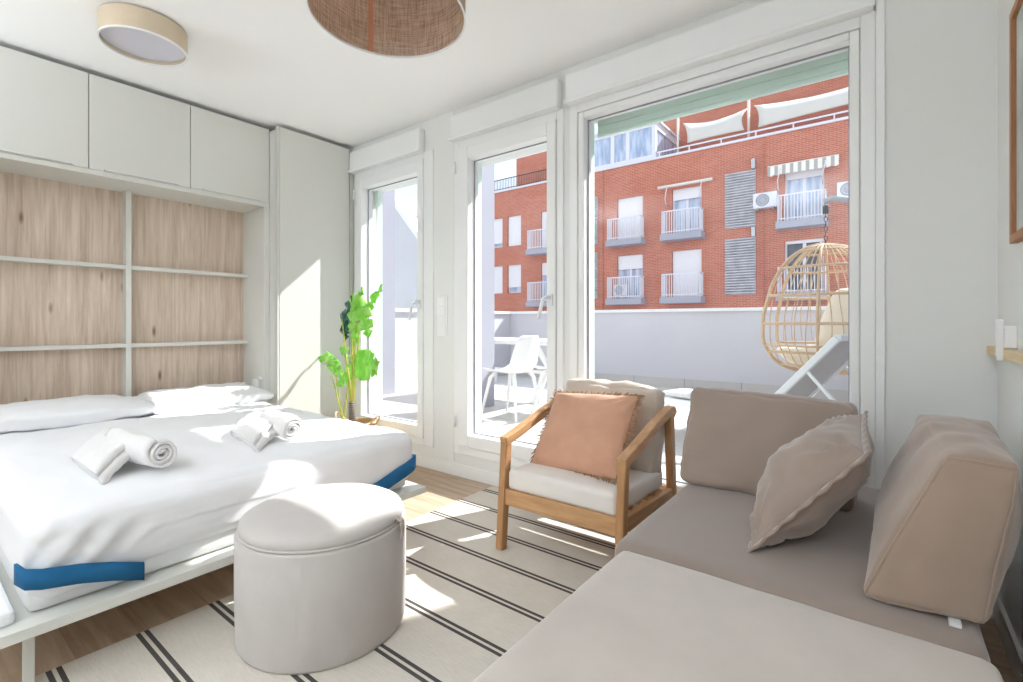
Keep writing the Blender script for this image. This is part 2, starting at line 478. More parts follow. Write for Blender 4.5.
def window(i, x0, x1, handle=None, fixed=False, bx=None, side=None):
    w = empty('window_%d' % i, ((x0+x1)/2, WY, .16), kind='structure')
    z0, z1 = .16, 2.33
    fw = .055 if not fixed else .05
    f = MB()      # outer frame
    wl, wr, sl_, sr_ = side
    for a in ((x0,x0+wl,z0,z1), (x1-wr,x1,z0,z1), (x0+wl,x1-wr,z0,z0+fw), (x0+wl,x1-wr,z1-fw,z1)): f.box(a[0],a[1],WY-.015,WY+.11,a[2],a[3])
    f.build('window_frame', 'frame_white', w, bevel=.004)
    sx0, sx1, sz0, sz1 = x0+wl+.002, x1-wr-.002, z0+fw+.002, z1-fw-.002
    sw = .085 if not fixed else .035
    g = MB()
    for a in ((sx0,sx0+sl_,sz0,sz1), (sx1-sr_,sx1,sz0,sz1), (sx0+sl_,sx1-sr_,sz0,sz0+sw), (sx0+sl_,sx1-sr_,sz1-sw,sz1)): g.box(a[0],a[1],WY-.028 if not fixed else WY-.008,WY+.09,a[2],a[3])
    g.build('sash', 'frame_white', w, bevel=.006)
    ga, gb, gc, gd = sx0+sl_, sx1-sr_, sz0+sw, sz1-sw
    MB().box(ga, gb, WY+.05, WY+.056, gc, gd).build('glass', 'clear_glass', w)
    q = MB()      # rubber gasket round the pane
    t = .006
    for a in ((ga,ga+t,gc,gd),(gb-t,gb,gc,gd),(ga+t,gb-t,gc,gc+t),(ga+t,gb-t,gd-t,gd)): q.box(a[0],a[1],WY+.042,WY+.05,a[2],a[3])
    q.build('gasket', 'grey_metal', w)
    # shutter guides outside
    for xx in (x0+.0, x1-.0): MB().box(xx-.016, xx+.016, WY+.21, WY+.26, .10, 2.32).build('shutter_guide', 'mint_shutter', w)
    b0, b1 = bx
    MB().box(b0, b1, WY-.06, WY, 2.325, 2.50).build('shutter_box', 'frame_white', w, bevel=.012)
    MB().box(b0-.005, b1+.005, WY-.072, WY-.058, 2.325, 2.347).build('shutter_box_lip', 'frame_white', w, bevel=.004)
    if handle:
        hx, hz = handle
        h = MB().box(hx-.016, hx+.016, WY-.045, WY-.028, hz-.07, hz+.0).build('handle_plate', 'white_metal', w, bevel=.004)
        MB().tube([(hx,WY-.045,hz-.02),(hx,WY-.075,hz-.02),(hx-.02,WY-.085,hz-.03),(hx-.045,WY-.085,hz-.12),(hx-.05,WY-.085,hz-.15)], .011, 10).build('handle', 'white_metal', w, smooth=True)
        for zz in (.35, 2.1): MB().tube([(x0+.03,WY-.04,zz),(x0+.03,WY-.04,zz+.08)], .009, 10).build('hinge', 'white_metal', w, smooth=True)
    return w
window(1, -3.56, -2.60, (-2.725, 1.24), bx=(-3.573, -2.70), side=(.03,.10,.075,.058))
window(2, -2.39, -1.50, (-1.575, 1.24), bx=(-2.39, -1.51), side=(.05,.044,.085,.062))
w3 = window(3, -1.455, -.03, None, True, bx=(-1.46, -.035), side=(.05,.05,.035,.035))
# rolled shutter curtain left showing at the top of the large pane
sl = MB()
for i in range(4): sl.box(-1.40, -.06, WY+.225, WY+.24, 2.227+.045*i, 2.269+.045*i)
sl.build('roller_shutter', 'mint_shutter', w3, bevel=.004)
MB().box(-1.40, -.06, WY+.22, WY+.245, 2.205, 2.225).build('shutter_rail', 'mint_shutter', w3, bevel=.004)

# switch plate on the pier
sp = empty('switch_plate', (-2.506, WY-.006, .97), label='white wall plate with four stacked switches between the two narrow windows', cat='switch')
MB().box(-2.556, -2.456, WY-.016, WY-.006, .974, 1.262).build('plate', 'white_plastic', sp, bevel=.003)
for i in range(4): MB().box(-2.540, -2.472, WY-.022, WY-.016, .984+.069*i, 1.045+.069*i).build('rocker', 'white_plastic', sp, bevel=.003)

# right wall ledge, picture, small holder
MB().box(WX-.03, WX, -.9, WY-.002, .955, .985).build('wall_ledge', 'pine', bevel=.003, label='narrow pale pine ledge running along the right wall', cat='ledge')
hd = empty('switch_holder', (WX, 2.15, .97), label='small white bracket fixed on the right wall over the pine ledge', cat='bracket')
MB().box(WX-.045, WX-.03, 2.13, 2.16, .95, 1.08).build('bracket', 'white_plastic', hd, bevel=.003)
MB().box(WX-.03, WX, 2.135, 2.155, .99, 1.06).build('pad', 'white_plastic', hd, bevel=.003)
pf = empty('framed_picture', (WX, 1.8, 1.31), label='wood-framed picture hung on the right wall at the edge of the view', cat='picture')
m = MB()
for a in ((1.45,2.105,1.31,1.335),(1.45,2.105,1.985,2.01),(1.45,1.475,1.335,1.985),(2.08,2.105,1.335,1.985)): m.box(WX-.022, WX, *a)
m.build('picture_frame', 'frame_wood', pf, bevel=.002)
MB().box(WX-.010, WX-.001, 1.475, 2.08, 1.335, 1.985).build('print', 'picture_print', pf)

# ================================================================== STORAGE WALL
TX, DX, BX = -3.575, -3.694, -4.04
tw = empty('tall_wardrobe', (-3.8, 2.1, 0), label='tall off-white wardrobe standing between the bed niche and the first window', cat='wardrobe')
MB().box(-4.06, TX-.02, 1.797, 2.415, 0, 2.515).build('body', 'lacquer', tw, bevel=.002)
MB().box(TX-.018, TX, 1.812, 2.405, .06, 2.53).build('door', 'lacquer', tw, bevel=.002)
MB().box(TX-.03, TX-.002, 1.797, 1.8095, .0, 2.53).build('side_panel', 'lacquer', tw, bevel=.001)
MB().box(-4.06, TX-.012, 2.417, 2.452, 0, 2.50).build('filler_strip', 'lacquer', tw, bevel=.002)
def overhead(y0, y1, lab):
    o = empty('overhead_cabinet', (-3.85, (y0+y1)/2, 1.975), label=lab, cat='cabinet', group='overhead cabinets above the bed niche')
    MB().box(-4.06, DX-.02, y0+.001, y1-.001, 1.975, 2.515).build('body', 'lacquer', o)
    d = MB().box(DX-.018, DX, y0+.002, y1-.002, 1.972, 2.53).build('door', 'lacquer', o, bevel=.0015)
    MB().box(DX, DX+.012, y0+.07, y1-.07, 1.976, 1.986).build('handle', 'lacquer', d, bevel=.002)
    return o
overhead(.217, .742, 'off-white overhead cabinet cut by the left edge of the picture')
overhead(.742, 1.267, 'middle off-white overhead cabinet, directly over the niche divider')
overhead(1.267, 1.795, 'off-white overhead cabinet next to the tall wardrobe')
wb = empty('bed_niche_unit', (-3.87, .97, 0), label='off-white fold-down bed surround with knotty oak back and thin shelves', cat='shelving')
MB().box(BX-.015, BX, .13, 1.757, .12, 1.94).build('back_panel', 'oak_panel', wb)
MB().box(BX-.015, DX, 1.757, 1.795, 0, 1.94).build('side_panel', 'lacquer', wb, bevel=.002)
MB().box(BX-.015, DX, .092, .13, 0, 1.94).build('side_panel', 'lacquer', wb, bevel=.002)
MB().box(BX-.015, DX, .092, 1.795, 1.94, 1.971).build('top_panel', 'lacquer', wb, bevel=.002)
MB().box(BX, BX+.082, .984, 1.013, .3, 1.94).build('divider', 'lacquer', wb, bevel=.001)
for z in (1.435, .918):
    MB().box(BX, BX+.078, .13, .984, z-.012, z+.012).build('shelf', 'lacquer', wb, bevel=.001)
    MB().box(BX, BX+.078, 1.013, 1.757, z-.012, z+.012).build('shelf', 'lacquer', wb, bevel=.001)
hb = MB().box(-3.83, -3.745, 1.725, 1.757, .50, .64).build('hinge_cover', 'white_plastic', wb, bevel=.012)
MB().box(-3.745, -3.72, 1.735, 1.757, .64, .66).build('hinge_pin', 'white_plastic', hb, bevel=.003)

# ---- the folded-down bed
bed = empty('fold_down_bed', (-2.9, .9, 0), label='white fold-down bed deck lowered from the niche on thin white legs', cat='bed')
MB().box(-3.99, -1.885, .10, 1.722, .19, .222).build('deck', 'lacquer', bed, bevel=.002)
for y in (.262, 1.61, 1.575):
    MB().box(-1.99, -1.965, y-.012, y+.012, 0, .19).build('leg', 'lacquer', bed, bevel=.002)
MB().box(-3.9, -3.86, .3, 1.6, 0, .19).build('support_panel', 'lacquer', bed)
a_ = onZ(9, 606, .26)
MB().box(-2.55, -1.935, .192, .231, .222, .262).build('side_rail', 'white_metal', bed, bevel=.012)

mt = empty('mattress', (-2.95, .95, .223), label='white mattress lying on the fold-down bed deck with a blue corner strap', cat='mattress')
cushion_mb(boxc(-3.98, -1.955, .255, 1.655, .223, .372), .02, (.003,.003,.0), 10, .002, 5).build('core', 'mattress_white', mt, smooth=True, weld=True)
def band(pts, z0, z1, name='strap'):
    g = []
    for z in (z0, (z0+z1)/2, z1):
        g.append([(p[0], p[1], z + .004*math.sin(i*1.7) + p[2]) for i, p in enumerate(pts)])
    return MB().grid(g).build(name, 'blue_band', mt, solid=.006, smooth=True)
band([(-1.97,.234,.045),(-1.945,.235,.045),(-1.914,.247,.041),(-1.906,.28,.034),(-1.904,.36,.012),(-1.904,.44,-.014),(-1.908,.522,-.042)], .278, .336)
band([(-1.914,1.39,-.05),(-1.914,1.47,-.03),(-1.916,1.55,0),(-1.918,1.62,.02),(-1.924,1.672,.03),(-1.95,1.708,.03),(-2.0,1.712,.03)], .275, .345)

def drape(P, u):
    # gathered folds on the front and side drops, a tucked pleat at the front-left corner
    zt = max(0, min(1, (.50-P.z)/.20))
    if P.x > -2.1:
        a = fbm((P.y*3, P.z*1.2, 1.3), 4.0, 3)
        rg = (1-abs(fbm((P.y*2.2+P.z*2.6, P.z*.8, 7), 3.0, 3))*2.2)
        bf = min(1, max(0, (P.z-.33)/.06))*.85+.15
        P.x += bf*(.014*zt*a + .006*zt*math.sin(P.y*37+P.z*16+3*a) + .010*max(0,zt)*max(0,rg)**3)
        cf = math.exp(-((P.y-.42)/.13)**2)
        P.x += bf*.034*zt*cf*math.sin((P.y-.3)*60-(P.z-.4)*55)
        P.z -= .018*zt*math.sin(P.y*5.1+.6)*(1 if u[2] < 0 else .3)
        P.x -= .012*zt*zt
    top = 1-zt
    P.z += top*(.009*fbm((P.x*1.5, P.y*2.2, 0), 2.2, 4) + .003*fbm((P.x*6, P.y*3, 2), 2.0, 3))
    rt = max(0, 1-abs(fbm((P.x*1.1+P.y*.4, P.y*1.9, 9), 1.7, 3))*2.6)
    P.z += .005*top*rt**4
    # tent-like ridges pulled to the corner
    P.z += .006*top*math.exp(-((P.x+2.15)/.25)**2)*fbm((P.y*4, P.x*1.5, 4), 2.5, 3)
    return P
cushion_mb(boxc(-3.60, -1.922, .25, 1.70, .258, .503), .062, (.01,.004,.012), 46, .003, 4, 3, drape).build('duvet', 'sheet_white', smooth=True, weld=True, label='smooth white duvet spread over the mattress, pleated at the front corner', cat='duvet')
cushion_mb(boxc(-3.97, -3.605, .26, 1.66, .372, .485), .03, (.0,.004,.008), 10, .002, 4).build('fitted_sheet', 'sheet_white', smooth=True, weld=True, label='white bottom sheet covering the head end under the pillows', cat='sheet')
def bed_pillow(c, e1, e2, t, seed, lab):
    m = pillow_mb(c, e1, e2, t, 30, .012, .014, 6, seed, .30)
    m.build('bed_pillow', 'pillow_white', smooth=True, weld=True, label=lab, cat='pillow', group='pillows at the head of the bed')
bed_pillow((-3.72, .62, .556), (.03,-.41,.005), (.215,.03,-.015), .130, 1, 'flat white pillow in shade on the left, mostly clear of the sun')
bed_pillow((-3.73, 1.375, .553), (0,-.365,-.005), (.215,0,-.02), .125, 5, 'sunlit white pillow with crumpled right end beside the wardrobe')

# towels ------------------------------------------------------------
def rolled_towel(c0, c1, r, lab, seed):
    c0, c1 = V(c0), V(c1); ax = (c1-c0); L = ax.length; ax.normalize()
    s_ = ax.cross(V((0,0,1))).normalized(); t_ = s_.cross(ax).normalized()
    turns = 3.2; N = 110; th = r/(turns+.5)*.80
    inner, outer = [], []
    for i in range(N+1):
        a = i/N*turns*2*PI; rad = r*.12 + (r*.86)*(i/N) + .0035*math.sin(a*2.3+seed)*(i/N)
        for lst, rr in ((inner, rad-th/2), (outer, rad+th/2)): lst.append((rr*math.cos(a+seed), rr*math.sin(a+seed)*.93))
    loop = inner + outer[::-1]
    m = MB(); K = 14; g = []
    for k_ in range(K+1):
        f_ = k_/K; rd = 1 - .10*(abs(2*f_-1)**6); off = .004*math.sin(f_*9+seed)
        g.append([c0 + ax*(L*f_ + (.006*math.sin(j*.21) if k_ in (0, K) else 0)) + s_*(x*rd) + t_*(z*rd+off) for j, (x, z) in enumerate(loop + [loop[0]])])
    m.grid(g)
    # end caps of the coiled strip
    n = len(m.v); KK = len(loop)
    for row, fl in ((g[0], 0), (g[-1], 1)):
        b = len(m.v)
        for p in row[:-1]: m.v.append(tuple(p))
        for i in range(N):
            q = (b+i, b+i+1, b+KK-2-i, b+KK-1-i)
            m.f.append(q)
    m.build('rolled_towel', 'towel_white', smooth=True, weld=True, label=lab, cat='towel', group='rolled towels on the bed')
def folded_towel(c, e1, e2, th, lab, seed):
    """e1 half length, e2 half width: cloth folded in three, seen as stacked layers with round folds"""
    c, e1, e2 = V(c), V(e1), V(e2); nn = e1.cross(e2).normalized()
    if nn.z < 0: nn = -nn
    path = []; lay = th/3
    for i in range(9): path.append((-1+2*i/8, -lay))
    for i in range(1, 6): a = -PI/2+PI*i/6; path.append((1+.06*math.cos(a), -lay/2+lay/2*math.sin(a)))
    for i in range(9): path.append((1-2*i/8, 0))
    for i in range(1, 6): a = -PI/2+PI*i/6; path.append((-1-.06*math.cos(a), lay/2+lay/2*math.sin(a)))
    for i in range(9): path.append((-1+2*i/8, lay))
    g = []
    for k_ in range(17):
        w = -1+k_/8; row = []
        for x, z in path:
            P = c + e2*x + e1*w + nn*(z + .012*(1-w*w)*(1-min(1, x*x)) - .010*w*w + .006*fbm((x+seed, w*2, z*30), 1.6))
            row.append(P)
        g.append(row)
    MB().grid(g).build('folded_towel', 'towel_white', smooth=True, solid=lay*.93, label=lab, cat='towel', group='folded towels on the bed')
rolled_towel(onZ(121,440,.585), onZ(163,454,.582), .062, 'white rolled towel whose coiled end faces right, left pair on the bed', 0)
c0_, c1_ = onZ(84,469,.532), onZ(124,436,.60); wv_ = (onZ(137,441,.60)-onZ(112,429,.60))/2
folded_towel(tuple((c0_+c1_)/2), tuple((c1_-c0_)/2*.95), tuple(wv_), .055, 'white folded towel leaning on the roll, left pair nearer the pillows', 1)
rolled_towel(onZ(268,421,.578), onZ(293,429,.575), .058, 'white rolled towel of the right pair, in the sun near the wardrobe', 1.3)
c0_, c1_ = onZ(242,440,.53), onZ(269,418,.585); wv_ = (onZ(281,424,.58)-onZ(259,414,.58))/2
folded_towel(tuple((c0_+c1_)/2), tuple((c1_-c0_)/2*.95), tuple(wv_), .06, 'crumpled white folded towel of the right pair, in sunlight', 4)

# ================================================================== RUG, POUF
MB().box(-2.02, .12, -.9, 2.42, .001, .009).build('striped_rug', 'rug_stripes', bevel=.002, label='cream flat-woven rug with paired dark stripes lying on the oak floor', cat='rug')
ot = empty('storage_pouf', (-1.586, .968, .009), label='round beige linen storage pouf with padded lid in front of the bed', cat='pouf')
O = (-1.586, .968, 0)
R_ = .283
MB().lathe([(R_-.03,.012),(R_-.008,.010),(R_-.003,.022),(R_,.2),(R_,.362),(R_-.003,.369),(R_-.010,.371),(R_-.03,.371)], O, 96).build('body', 'linen_ottoman', ot, smooth=True)
MB().lathe([(R_-.016,.3715),(R_-.007,.3725),(R_-.0055,.3755),(R_-.008,.379),(R_-.016,.380)], O, 96, False).build('piping', 'linen_ottoman', ot, smooth=True)
MB().lathe([(R_-.02,.372),(R_-.011,.380),(R_-.009,.390),(R_-.016,.404),(R_-.04,.417),(R_-.09,.428),(R_-.16,.4335),(R_-.24,.436),(.003,.437)], O, 96).build('lid', 'linen_ottoman', ot, smooth=True)
ta = math.radians(27)
def oc(a, r, z): return (O[0]+r*math.cos(a), O[1]+r*math.sin(a), z)
m = MB()
m.grid([[oc(ta-.05, R_-.01, .392), oc(ta+.05, R_-.01, .392)], [oc(ta-.05, R_+.006, .385), oc(ta+.05, R_+.006, .385)], [oc(ta-.05, R_+.014, .355), oc(ta+.04, R_+.014, .36)], [oc(ta-.05, R_+.012, .325), oc(ta+.02, R_+.012, .335)]])
m.build('pull_tab', 'cushion_beige', ot, solid=.004)

# ================================================================== ARMCHAIR
ch = empty('armchair', (-1.13, 2.05, .009), label='teak frame armchair with pale seat pad near the windows', cat='chair')
xl, xr = -1.425, -.828; yf, yb = 1.80, 2.33
for x in (xl, xr):
    MB().bar((x, yf-.028, .01), (x, yf+.012, .515), .036, .046, (0,1,0)).build('leg', 'teak_z', ch, bevel=.006)
    MB().bar((x, yb+.05, .01), (x, yb-.005, .64), .036, .052, (0,1,0)).build('leg', 'teak_z', ch, bevel=.006)
    a = [(x, yf-.012, .508), (x, yf+.10, .535), (x, yb-.16, .612), (x, yb-.02, .645), (x, yb+.02, .643), (x, yb+.035, .62)]
    m = MB(); g = []
    hw = .021; hh = .021
    for i, p in enumerate(a):
        p = V(p); d = (V(a[min(i+1, 5)])-V(a[max(i-1, 0)])).normalized(); nrm = V((0, -d.z, d.y))
        g.append([p+V((-hw,0,0))-nrm*hh, p+V((hw,0,0))-nrm*hh, p+V((hw,0,0))+nrm*hh, p+V((-hw,0,0))+nrm*hh, p+V((-hw,0,0))-nrm*hh])
    m.grid(g); n0 = len(m.v); m.f.append((0,1,2,3)); m.f.append((n0-5,n0-4,n0-3,n0-2))
    m.build('armrest', 'teak_y', ch, bevel=.005, weld=True)
    MB().bar((x, yf, .262), (x, yb+.02, .235), .030, .062).build('side_rail', 'teak_y', ch, bevel=.004)
MB().bar((xl, yf-.006, .255), (xr, yf-.006, .255), .028, .075).build('front_rail', 'teak_x', ch, bevel=.004)
MB().bar((xl, yb+.02, .235), (xr, yb+.02, .235), .028, .065).build('rear_rail', 'teak_x', ch, bevel=.004)
MB().bar((xl, yb+.012, .625), (xr, yb+.012, .625), .03, .05).build('back_rail', 'teak_x', ch, bevel=.008)
for i in range(6):
    y = yf+.07+i*.085
    MB().box(xl, xr, y, y+.045, .268-.008*i*.4, .280-.008*i*.4).build('slat', 'teak_x', ch, bevel=.003)
cushion_mb([(xl+.024,yf-.012,.288),(xr-.022,yf-.012,.288),(xr-.022,yb-.02,.272),(xl+.024,yb-.02,.272),(xl+.024,yf-.012,.385),(xr-.022,yf-.012,.385),(xr-.022,yb-.02,.362),(xl+.024,yb-.02,.362)], .022, (.003,.006,.012), 18, .002, 6).build('seat_cushion', 'seat_cream', ch, smooth=True, weld=True)
m = cushion_mb([(xl+.05,2.17,.352),(xr-.028,2.17,.352),(xr-.028,2.30,.348),(xl+.05,2.30,.348),(xl+.05,2.275,.755),(xr-.03,2.285,.745),(xr-.03,2.375,.74),(xl+.05,2.37,.75)], .025, (.012,.045,.02), 26, .016, 9, 2)
m.build('back_cushion', 'cushion_beige', smooth=True, weld=True, label='beige back cushion leaning in the teak armchair behind the terracotta pillow', cat='cushion')
# terracotta throw pillow with a fringed edge
bl, br_, tl, trr = onY(530,464,1.965), onY(619,482,1.895), onY(558,393,2.17), onY(637,395,2.15)
pc = (bl+br_+tl+trr)/4; e1 = ((br_+trr)-(bl+tl))/4; e2 = ((tl+trr)-(bl+br_))/4
pp = empty('throw_pillow', tuple(pc), label='terracotta linen throw pillow with frayed edge in the teak armchair', cat='pillow')
pillow_mb(pc, e1, e2, .135, 30, .03, .009, 8, 3, .45).build('cover', 'terracotta_linen', pp, smooth=True, weld=True)
nn = e1.cross(e2).normalized(); m = MB(); rnd = random.Random(5)
for p in edge_loop_pts(pc, e1, e2, .03, 60):
    for j in range(2):
        d = (p-pc).normalized(); q = p + nn*rnd.uniform(-.006,.006)
        d = (d + nn*rnd.uniform(-.7,.7) + V((rnd.uniform(-.4,.4), rnd.uniform(-.3,.3), rnd.uniform(-.5,.3)))).normalized()
        L = rnd.uniform(.016,.032)
        m.tube([q - d*.004, q + d*L*.5 + V((0,0,-.002)), q + d*L + V((0,0,-.007))], [.0032,.0028,.0012], 4)
m.build('fringe', 'fringe_tan', pp, kind='stuff')

# ================================================================== SOFA
sf = empty('sofa', (-.235, 1.82, .009), label='taupe velvet sofa module in the corner, carrying the loose cushions', cat='sofa')
cushion_mb(boxc(-.645, .168, 1.322, 2.40, .20, .422), .035, (.004,.004,.010), 24, .003, 4, 1).build('seat', 'taupe_seat', sf, smooth=True, weld=True)
MB().box(-.62, .15, 1.34, 2.38, .07, .205).build('base', 'dark_base', sf, bevel=.01)
for x in (-.58, .11):
    for y in (1.39, 2.33): MB().lathe([(.018,.009),(.024,.072)], (x,y,0), 16).build('leg', 'black_rubber', sf)
cz = empty('chaise_module', (-.22, .75, .009), label='pale beige upholstered chaise block in the foreground against the taupe sofa', cat='sofa')
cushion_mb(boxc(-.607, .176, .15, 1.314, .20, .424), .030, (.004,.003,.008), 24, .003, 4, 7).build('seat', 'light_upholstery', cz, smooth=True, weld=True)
MB().box(-.585, .155, .17, 1.30, .07, .205).build('base', 'dark_base', cz, bevel=.01)
for x in (-.54, .11):
    for y in (.24, 1.24): MB().lathe([(.018,.009),(.024,.072)], (x,y,0), 16).build('leg', 'black_rubber', cz)
# loose back cushion below the large window
bc = [(-.665,1.945,.428),(-.09,1.97,.428),(-.09,2.17,.425),(-.655,2.15,.425),(-.655,2.10,.795),(-.09,2.12,.775),(-.09,2.22,.765),(-.64,2.22,.785)]
cushion_mb(bc, .028, (.012,.045,.012), 28, .012, 7, 4).build('back_cushion', 'taupe_velvet', smooth=True, weld=True, label='wide taupe sofa cushion standing in front of the large window', cat='cushion')
# wedge bolster cushion against the right wall
wt, wu = onY(946,455,1.425), onY(1021,467,1.425)
wc = [(-.050,1.395,.428),(.172,1.395,.428),(.235,2.12,.426),(.020,2.12,.426),tuple(wt),tuple(wu),(.262,2.08,.765),(.085,2.08,.775)]
wd = empty('wedge_cushion', (.1, 1.75, .43), label='big taupe wedge cushion at the right wall, its sewn end facing out', cat='cushion')
cm = cushion_mb(wc, .020, (.045,.014,.020), 32, .013, 6, 9)
cm.build('cover', 'taupe_wedge', wd, smooth=True, weld=True)
lo_ = -.985; pts = []
for (xa, za), (xb, zb) in (((-1,-1),(1,-1)), ((1,-1),(1,1)), ((1,1),(-1,1)), ((-1,1),(-1,-1))):
    for j_ in range(16):
        t_ = -math.cos(PI*j_/16)*.5+.5
        pts.append(cm.fn([xa+(xb-xa)*t_, -1, za+(zb-za)*t_]))
MB().tube(pts, .0035, 6, True).build('piping', 'taupe_wedge', wd, smooth=True)
lb = onZ(957, 629, .424)
MB().box(lb.x-.012, lb.x+.008, lb.y+.004, lb.y+.03, .4245, .433).build('care_label', 'label_white', wd)
# flanged square cushion propped on the wedge
A, B = V((-.300,1.485,.430)), onY(866,455,1.60); e2v = onY(864,414,1.99)-B
pc = (A+B+e2v)/2 + V((0,0,.0)); 
pc = (A + B + (A+e2v) + (B+e2v))/4; e1 = (B-A)/2; e2 = e2v/2
tp = empty('flanged_cushion', tuple(pc), label='square taupe cushion with a gathered flange edge propped against the wedge cushion', cat='cushion')
pillow_mb(pc, e1, e2, .205, 34, .05, .017, 8, 8, .52).build('cover', 'taupe_velvet', tp, smooth=True, weld=True)
lp = edge_loop_pts(pc, e1*1.01, e2*1.01, .05, 34); nn = e1.cross(e2).normalized(); g = []
for w_ in (0, .5, 1):
    row = []
    for i, p in enumerate(lp + [lp[0]]):
        d = (p-pc).normalized(); row.append(p + d*(.020*w_-.004) + nn*(.0035*w_*math.sin(i*1.35)))
    g.append(row)
MB().grid(g).build('flange', 'taupe_velvet', tp, solid=.008, smooth=True)

# ================================================================== PLANT
PY = 2.16
pc = V((-3.11, 2.16, 0))
pl = empty('potted_plant', tuple(pc), label='artificial monstera plant standing in the corner by the first window', cat='plant')
bk = empty('woven_basket', tuple(pc), label='natural woven basket with loop handles holding the plant', cat='basket')
MB().lathe([(.10,.003),(.125,.006),(.142,.10),(.147,.20),(.140,.30),(.134,.335),(.128,.338),(.126,.33),(.133,.20),(.12,.02),(.003,.018)], pc, 48, False).build('body', 'basket_weave', bk, smooth=True)
for s_ in (-1, 1):
    d = V((.93*s_, .30*s_, 0)); pts = []
    for i in range(13):
        t = PI*i/12; pts.append(pc + d*(.136+.055*math.sin(t)) + V((-.3*s_, .93*s_, 0))*(.045*math.cos(t)) + V((0,0,.315+.075*math.sin(t))))
    MB().tube(pts, .0065, 8).build('handle', 'basket_weave', bk, smooth=True)
MB().lathe([(.118,.2),(.126,.28),(.003,.285)], pc, 32, False).build('soil', 'plant_pot_soil', pl, smooth=True)
t0 = onY(352, 424, PY-.02); t0.z = .27
MB().tube([t0, t0+V((.002,0,.10)), t0+V((.0,0,.21))], .026, 14, r1=.024).build('trunk', 'trunk_grey', pl, smooth=True)
top = t0+V((0,0,.2))
def leaf(base, tip, nrm, w, mat='leaf_green', slits=5, fold=.25, curl=.12):
    base, tip = V(base), V(tip); ax = tip-base; L = ax.length; ax.normalize(); nrm = V(nrm); nrm = (nrm-ax*nrm.dot(ax)).normalized(); sd = ax.cross(nrm)
    m = MB(); N = 96; K = 7
    for s_ in (-1, 1):
        g = []
        for i in range(N+1):
            t = i/N
            prof = (math.sin(PI*min(1, t*.93+.07)))**.62 * (1-.25*t) * w/2
            if t < .12: prof *= .75+.25*t/.12
            if slits: 
                ph = (t*(slits+.6)) % 1
                if .15 < t < .86 and ph > .74: prof *= .40
            back = -.13*L*(1-t)**6 if True else 0
            row = []
            for j in range(K+1):
                q = j/K
                p = base + ax*(L*(t + .10*q*(1-t)*0) + back*q*2.0 + .10*L*q*q*(t)*.6) + sd*(s_*prof*q) + nrm*(-fold*prof*q*.9 - curl*L*t*t + .012*math.sin(t*slits*6.28+q*2)*q)
                row.append(p)
            g.append(row)
        m.grid(g)
    return m.build('leaf', mat, pl, solid=.0012, smooth=True, weld=False)
def stem(a, b, r=.006, bend=(0,0,0)):
    a, b = V(a), V(b); mid = (a+b)/2+V(bend)
    pts = [a.lerp(mid, t).lerp(mid.lerp(b, t), t) for t in [i/8 for i in range(9)]]
    MB().tube(pts, r, 8, r1=r*.6).build('stem', 'stem_green', pl, smooth=True)
def P(x, y, dy=0): return onY(x, y, PY+dy)
F_ = (.35,-.9,.25)
spec = [ # stem end, leaf base, leaf tip, normal, width, mat
 (P(356,318,.02), P(360,322,.02), P(378,286,.02), (.5,-.8,.4), .085, 'leaf_green', 3),
 (P(352,306), P(352,312), P(360,288,-.02), (.2,-.9,.4), .10, 'leaf_green', 2),
 (P(347,318,.03), P(343,326,.03), P(349,297,.03), (-.1,-1,.1), .21, 'leaf_teal', 3),
 (P(362,325,-.03), P(358,300,-.03), P(368,334,-.04), (.7,-.7,.3), .15, 'leaf_green', 3),
 (P(352,335,-.03), P(352,305,-.02), P(351,343,-.06), (-.1,-1,.2), .19, 'leaf_green', 4),
 (P(343,325,.04), P(342,318,.03), P(343,341,.02), (-.2,-1,.1), .15, 'leaf_teal', 2),
 (P(358,372,-.02), P(352,362,-.02), P(374,368,-.03), (.15,-1,.15), .26, 'leaf_green', 5),
 (P(346,378,.03), P(350,372,.03), P(335,384,.02), (.0,-.9,.2), .14, 'leaf_green', 3),
 (P(330,372,-.03), P(334,362,-.03), P(316,354,-.05), (.1,-.7,.6), .10, 'leaf_green', 3),
 (P(331,374,-.03), P(328,357,-.02), P(340,376,-.06), (.2,-.8,.5), .105, 'leaf_green', 3),
 (P(348,350,.0), P(346,352,.0), P(340,348,.0), (-.1,-.9,.3), .09, 'leaf_green', 2)]
for i, (se, b, t, nr, w, mt_, sl_) in enumerate(spec):
    if i in (8, 9): stem(P(345,424,-.02)+V((0,0,-.04)), b, .006, (-.02,0,.03))
    elif i == 7: stem(P(344,424)+V((0,0,-.04)), b, .008, (-.02,0,.0))
    else: stem(top+V((.008*math.cos(i*2), .008*math.sin(i*2), -.03)), b, .008, (.012*math.cos(i), .0, .02))
    leaf(b, t, nr, w, mt_, sl_)

# ================================================================== LAMPS
fl = empty('flush_ceiling_lamp', (-2.951, .808, H), label='round beige drum lamp fixed flush to the ceiling above the bed', cat='lamp')
c = (-2.951, .808, 0)
MB().lathe([(.181,2.452),(.181,2.558),(.176,2.558),(.176,2.452)], c, 64, False).build('lamp_shade', 'shade_tan', fl, smooth=True).modifiers.new('e', 'EDGE_SPLIT')
MB().lathe([(.1825,2.449),(.1825,2.456),(.1745,2.456),(.1745,2.449),(.1825,2.449)], c, 64, False).build('rim', 'frame_white', fl)
MB().lathe([(.172,2.472),(.170,2.480)], c, 64).build('diffuser', 'diffuser', fl)
MB().lathe([(.06,2.50),(.06,2.562)], c, 32).build('ceiling_plate', 'white_metal', fl)
pn = empty('pendant_lamp', (-1.4266, 1.123, H), label='large open burlap drum pendant hanging over the rug', cat='lamp')
c = (-1.4266, 1.123, 0); RP = .276
